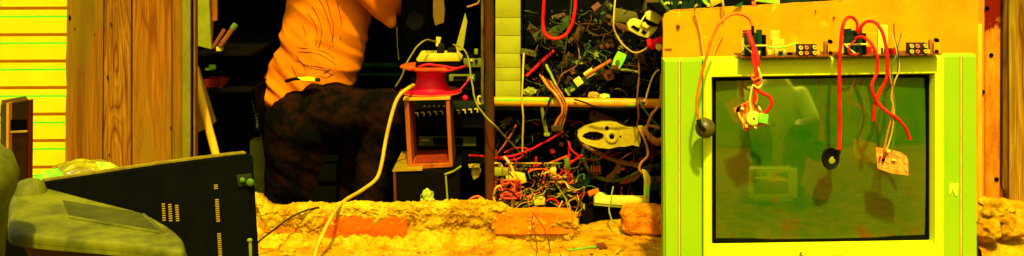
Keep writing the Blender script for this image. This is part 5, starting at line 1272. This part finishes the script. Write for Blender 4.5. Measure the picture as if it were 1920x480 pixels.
# the tangle itself
def tangle(name, n, box, m_list, r0, r1, label, seed):
    rr_ = random.Random(seed); by = {}
    mb = MB(); k_ = len(m_list)
    for i in range(n):
        x, y = rr_.uniform(box[0], box[2]), rr_.uniform(box[1], box[3]); Y = rr_.uniform(box[4], box[5]); a = rr_.uniform(0, 6.28); pts = []
        for s_ in range(rr_.randint(4, 7)):
            pts.append((x, y, Y)); a += rr_.uniform(-1.2, 1.2); st_ = rr_.uniform(8, 20)
            x = min(max(x + math.cos(a) * st_, box[0]), box[2]); y = min(max(y + math.sin(a) * st_ * .8, box[1]), box[3]); Y = min(max(Y + rr_.uniform(-.03, .03), box[4]), box[5])
        mb.ptube(pts, rr_.uniform(r0, r1), mi=i % k_, seg=6, sub=4)
    solo(name, mb, m_list, label, 'cables', kind='stuff')
TM = [RED, ORANGEW, YELW, OLIVE, BLKW, mat('rust red wire', (150, 60, 14), (120, 44, 10), .9), BROWNP, GRNW, mat('tan pale wire', (205, 165, 50), (180, 140, 30), .9), BLKW, YELW]
tangle('cable_tangle', 110, (926, 306, 1095, 404, 3.36, 3.56), TM, .7, 1.7, 'dense tangle of red, orange and yellow cables behind the worn bricks', 5)
tangle('coil_tangle', 34, (940, 338, 976, 372, 3.38, 3.44), [mat('salmon wire', (235, 84, 40), (220, 60, 24), .9)], 1.0, 1.6, 'ball of thin salmon wire in the cable tangle', 6)
tangle('wire_clutter', 85, (984, 20, 1240, 182, 3.55, 3.64), [BLKW, mat('dim grey wire', (0, 0, 0)), BROWNP, GRNW, BLKW, mat('dim tan wire', (110, 80, 14), (80, 60, 10), .7)], .45, 1.0, 'loose thin dim wires strewn over the parts heap', 8)
tangle('low_wire_clutter', 70, (930, 225, 1240, 380, 3.5, 3.66), [BLKW, REDD, GRNW, mat('dim grey wire', (0, 0, 0)), mat('rust red wire', (0, 0, 0)), mat('dim tan wire', (0, 0, 0))], .5, 1.2, 'loose dim wires in the dark gap below the pipe', 9)
for i, (q, m_, lab) in enumerate((([(948, 330), (960, 324), (984, 328), (988, 342), (970, 348), (950, 342)], PALE, 'pale yellow padded block in the cable tangle'), ([(1000, 372), (1022, 370), (1024, 384), (1002, 386)], PALE, 'small pale plug body low in the cable tangle'),
                                  ([(926, 316), (956, 318), (956, 330), (926, 330)], OLIVE, 'olive bar behind the thick straw cable'), ([(1036, 312), (1044, 318), (1042, 330), (1030, 322)], GOLD, 'brassy lug above the right side of the tangle'), ([(1058, 300), (1066, 296), (1068, 316), (1060, 322)], GRNW, 'green sleeve on the upright red cable'))):
    solo('tangle_part', MB().slab(q, 3.42, .03, .004), m_, lab, 'part')
# plug group left of the pole and other dim bits
solo('brass_fittings', MB().slab([(884, 316), (890, 312), (902, 320), (898, 332), (888, 338), (884, 328)], 3.62, .03, .003).slab([(878, 310), (900, 309), (900, 313), (880, 315)], 3.6, .02), mat('dim brass', (190, 140, 40), (120, 120, 20), .9, s=60), 'brassy fitting left of the pole below the video player', 'fitting')
for i, (pts, lab) in enumerate((([(876, 384, 3.56), (882, 374, 3.56), (894, 368, 3.55), (904, 372, 3.54)], 'orange cable arch left of the pole foot'), ([(928, 380, 3.4), (926, 366, 3.4), (930, 352, 3.39), (940, 348, 3.39)], 'straw cable arch right of the pole foot'))):
    wire(lab, pts, 2.4, (ORANGEW, YELW)[i])
# scattered small parts in the heap
kinds = [('chip', 'black'), ('relay', 'cream'), ('knob', 'olive'), ('coil', 'brown'), ('bolt', 'brassy')]
mb = MB()
for i in range(240):
    x, y = R.uniform(984, 1238), R.uniform(15, 180)
    if 1170 < x and y < 75: continue
    mb.box(P(x, y, hy(y) - .01 - R.random() * .02), (M(R.uniform(1.5, 5), 3.6), .008, M(R.uniform(1.5, 4), 3.6)), (R.random(), R.random() * 3, R.random()), .0006, 1, mi=i % 6)
solo('small_parts', mb, [BLACK, mat('dim tan wire', (0, 0, 0)), BROWNP, BLACK, DKGRN, mat('dim grey wire', (0, 0, 0))], 'countless tiny electronic parts strewn over the heap', 'parts', kind='stuff', smooth=False)
mb = MB()
for i in range(110):
    x, y = R.uniform(930, 1240), R.uniform(225, 395)
    mb.box(P(x, y, R.uniform(3.52, 3.7)), (M(R.uniform(2, 8), 3.6), .012, M(R.uniform(2, 6), 3.6)), (R.random(), R.random() * 3, R.random()), .0006, 1, mi=i % 6)
solo('low_small_parts', mb, [BLACK, DKGRN, BROWNP, BLACK, GRNW, REDD], 'small broken parts heaped in the dark below the pipe', 'parts', kind='stuff', smooth=False)
def scraps(name, n, box, mats, label, seed):
    rr_ = random.Random(seed); mb = MB()
    for i in range(n):
        x, y = rr_.uniform(box[0], box[2]), rr_.uniform(box[1], box[3])
        if x > 1165 and y < 75: continue
        Y = rr_.uniform(box[4], box[5]); w_, h_ = rr_.uniform(8, 30), rr_.uniform(5, 16); a = rr_.uniform(-1.2, 1.2); k = rr_.randrange(len(mats))
        c = P(x, y, Y); mb.box(c, (M(w_, Y), rr_.uniform(.003, .02), M(h_, Y)), (rr_.uniform(-.5, .5), a, rr_.uniform(-.4, .4)), .0008, 1, mi=k)
        for q in range(rr_.randint(2, 7)):      # what is soldered on
            u, v_ = rr_.uniform(-.45, .45) * w_, rr_.uniform(-.45, .45) * h_
            mb.box(P(x + u * math.cos(a) - v_ * math.sin(a), y + u * math.sin(a) + v_ * math.cos(a), Y - .012), (M(rr_.uniform(1, 4), Y), .012, M(rr_.uniform(1, 4), Y)), (0, a, 0), .0004, 1, mi=rr_.randrange(len(mats)))
    solo(name, mb, mats, label, 'scrap', kind='stuff', smooth=False)
dm = [BLACK, mat('very dark board', (0, 0, 0)), mat('dim brown flap', (0, 0, 0)), DKGRN, BLACK, mat('dim olive face', (0, 0, 0)), mat('dim green board', (0, 0, 0)), BROWNP, mat('dim tan wire', (0, 0, 0))]
scraps('board_scraps', 60, (984, 5, 1238, 178, 3.58, 3.72), dm, 'broken boards and casings heaped thickly above the pipe', 21)
scraps('casing_scraps', 46, (930, 228, 1236, 392, 3.54, 3.7), dm, 'broken boards and casings heaped thickly below the pipe', 22)
# dark carcasses that fill the lower gap
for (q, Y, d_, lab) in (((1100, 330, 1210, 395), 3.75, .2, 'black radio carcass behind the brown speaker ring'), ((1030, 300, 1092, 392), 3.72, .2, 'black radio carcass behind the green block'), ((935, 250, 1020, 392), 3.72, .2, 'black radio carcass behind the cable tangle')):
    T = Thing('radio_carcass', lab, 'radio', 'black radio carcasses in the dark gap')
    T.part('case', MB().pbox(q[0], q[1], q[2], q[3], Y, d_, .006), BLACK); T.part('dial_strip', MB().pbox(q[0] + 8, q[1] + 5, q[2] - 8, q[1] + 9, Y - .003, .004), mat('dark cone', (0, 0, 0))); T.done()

# ------------------------------------------------------------------ things on top of the chipboard
solo('top_shelf', MB().pbox(1240, 22, 1700, 30, 3.16, .5), DARKWOOD, 'dark shelf level with the top of the chipboard', 'shelf')
YT = 3.22
cs = [(R.random(), R.uniform(-22, 22), R.uniform(2, 6), R.uniform(2, 6), R.choice([GRNW, OLIVE, PCBG, PALE, GRNW]), R.uniform(.006, .02)) for k in range(46)]
strip_board('green circuit board standing above the round corner of the chipboard', (1246, -10), (1340, -12), 62, mat('deep green board', (16, 44, 10), (12, 34, 8), .9, s=50), cs, YT)
cs = [(R.random(), R.uniform(-10, 10), R.uniform(2, 5), R.uniform(2, 5), R.choice([GRNW, OLIVE, PCBG, LIME]), R.uniform(.006, .014)) for k in range(20)]
strip_board('green circuit board standing at the right on the top shelf', (1460, -14), (1540, -18), 40, mat('deep green board', (0, 0, 0)), cs, YT)
T = Thing('yellow_carton', 'yellow carton tipped over the chipboard edge', 'carton')
T.part('box', MB().slab([(1330, -6), (1352, -12), (1356, 0), (1352, 5), (1334, 14)], 3.14, .06, .002), PALE); T.part('flap', MB().slab([(1314, -4), (1326, 2), (1328, 8), (1322, 8)], 3.13, .01), LIME); T.done()
T = Thing('lime_box', 'lime and yellow packet lying on the chipboard edge', 'packet')
T.part('packet', MB().slab([(1412, -12), (1461, -12), (1463, 8), (1452, 9), (1416, 3)], 3.13, .05, .002), CREAM); T.part('printed_face', MB().slab([(1420, -12), (1450, -12), (1455, 7), (1420, 2)], 3.127, .004), LIME); T.part('end_flap', MB().slab([(1410, 2), (1418, 4), (1416, 9), (1410, 8)], 3.12, .01), ORANGEW); T.done()
solo('green_leaf', MB().slab([(1376, 13), (1384, 8), (1393, 3), (1391, 12)], 3.09, .004), mat('leaf green', (30, 90, 10), (20, 70, 8), .9), 'dark green leaf shaped scrap on the chipboard edge', 'scrap', smooth=False)
solo('pale_stub', MB().slab([(1325, 8), (1331, 6), (1333, 12), (1327, 14)], 3.1, .015, .001), PALE, 'pale stub beside the yellow carton', 'stub')
wire('green cable over the left corner of the chipboard', [(1232, -20, 3.2), (1240, 2, 3.15), (1247, 12, 3.12), (1253, 19, 3.1)], 3, GRNW)
wire('pale twist of wire left of the round corner', [(1245, 8, 3.12), (1251, 5, 3.12), (1256, 7, 3.12)], 2, PALE)

#=BEHIND=
WHITE = mat('pale cream', (250, 245, 150), (245, 238, 130), 1.0, rough=.7)

# ------------------------------------------------------------------ what the tube glass mirrors: the yard opposite
T = Thing('boundary_wall', 'long dull olive yard wall opposite the workshop', 'wall')
T.part('render', MB().box((0, -6.2, .9), (26, .2, 1.8)), mat('olive render', (170, 160, 40), (150, 150, 30), .7, s=3, rough=.9)); T.part('coping', MB().box((0, -6.2, 1.84), (26, .26, .08)), mat('coping', (190, 170, 60), (170, 150, 40), .7)); T.done()
T = Thing('small_television', 'small cream television on the ground mirrored in the big screen', 'television')
cxx, cyy = .88, 1.08
T.part('cabinet', MB().box((cxx, cyy - .12, .115), (.28, .2, .18), bev=.015), WHITE); T.part('rear_hump', MB().box((cxx, cyy - .26, .11), (.2, .12, .13), bev=.02), WHITE)
T.part('bezel', MB().box((cxx, cyy - .005, .115), (.30, .03, .19), bev=.006), WHITE); T.part('screen', MB().box((cxx - .02, cyy + .012, .118), (.22, .008, .135), bev=.003), GLASS); T.part('foot', MB().box((cxx, cyy - .1, .01), (.24, .18, .02)), WHITE); T.done()
mb = MB(); ox, oy = .97, .62
def O(x, y, z): return Vector((ox + x, oy + y, z))
tor0, tor1, hd2 = O(0, -.1, .27), O(0, .02, .70), O(0, .08, .95)
for s_ in (-1, 1):
    hp, kn, an = O(s_ * .09, -.1, .26), O(s_ * .16, .22, .46), O(s_ * .12, .06, .09)
    cap(mb, hp, kn, .085, .06); cap(mb, kn, an, .055, .038); cap(mb, O(s_ * .12, .05, .045), O(s_ * .14, .22, .035), .04, .03)
    sh_, el, wr = O(s_ * .19, .02, .70), O(s_ * .25, .16, .50), O(s_ * .14, .30, .50)
    cap(mb, sh_, el, .05, .04); cap(mb, el, wr, .038, .028); mb.ball(wr + Vector((-s_ * .03, .03, 0)), .038, (1, .9, .6), seg=12)
    for k in range(4): cap(mb, wr + Vector((-s_ * .04 + (k - 1.5) * .018, .05, 0)), wr + Vector((-s_ * .05 + (k - 1.5) * .02, .10 - abs(k - 1.3) * .008, -.02)), .009, .008)
    cap(mb, wr + Vector((-s_ * .05, .02, .005)), wr + Vector((-s_ * .075, .055, -.01)), .011, .009)
cap(mb, tor0, tor1, .12, .13); mb.ball(O(0, .02, .70), .12, (1.4, .8, .6), seg=20); cap(mb, O(0, .03, .76), O(0, .06, .86), .055, .052); mb.ball(hd2, .1, (.8, .98, 1.15), seg=20); mb.ball(hd2 + Vector((0, .1, -.01)), .017, (.8, 1, 1.3), seg=10)
for s_ in (-1, 1): mb.ball(hd2 + Vector((s_ * .082, -.01, -.01)), .024, (.4, .7, 1.1), seg=10)
me = baked(mb, .01, 3); me.materials.append(SKIN)
T = Thing('person', 'crouching onlooker in pale shirt mirrored in the big screen', 'person')
bo = T.part('body', None, None, me=me)
mb = MB()
for s_ in (-1, 1): mb.ball(hd2 + Vector((s_ * .034, .082, .015)), .012, seg=8)
T.part('eyes', mb, CREAM, bo); T.part('mouth', MB().ball(hd2 + Vector((0, .088, -.06)), .022, (1, .35, .2), seg=8), HAIR, bo); T.part('hair', MB().ball(hd2 + Vector((0, -.015, .025)), .104, (.84, .96, 1.1), seg=20), HAIR)
mb = MB(); cap(mb, tor0 + Vector((0, 0, .03)), tor1, .145, .15); mb.ball(O(0, .02, .70), .14, (1.45, .85, .6), seg=20)
for s_ in (-1, 1): cap(mb, O(s_ * .19, .02, .70), O(s_ * .24, .14, .53), .068, .058)
me = baked(mb, .011, 3); me.materials.append(WHITE); T.part('shirt', None, None, me=me)
mb = MB(); mb.ball(O(0, -.1, .27), .15, (1.1, .9, .7), seg=20)
for s_ in (-1, 1): cap(mb, O(s_ * .09, -.1, .26), O(s_ * .16, .22, .46), .10, .075); cap(mb, O(s_ * .16, .22, .46), O(s_ * .12, .06, .11), .072, .06)
me = baked(mb, .011, 3); me.materials.append(BLACK); T.part('trousers', None, None, me=me); T.done()
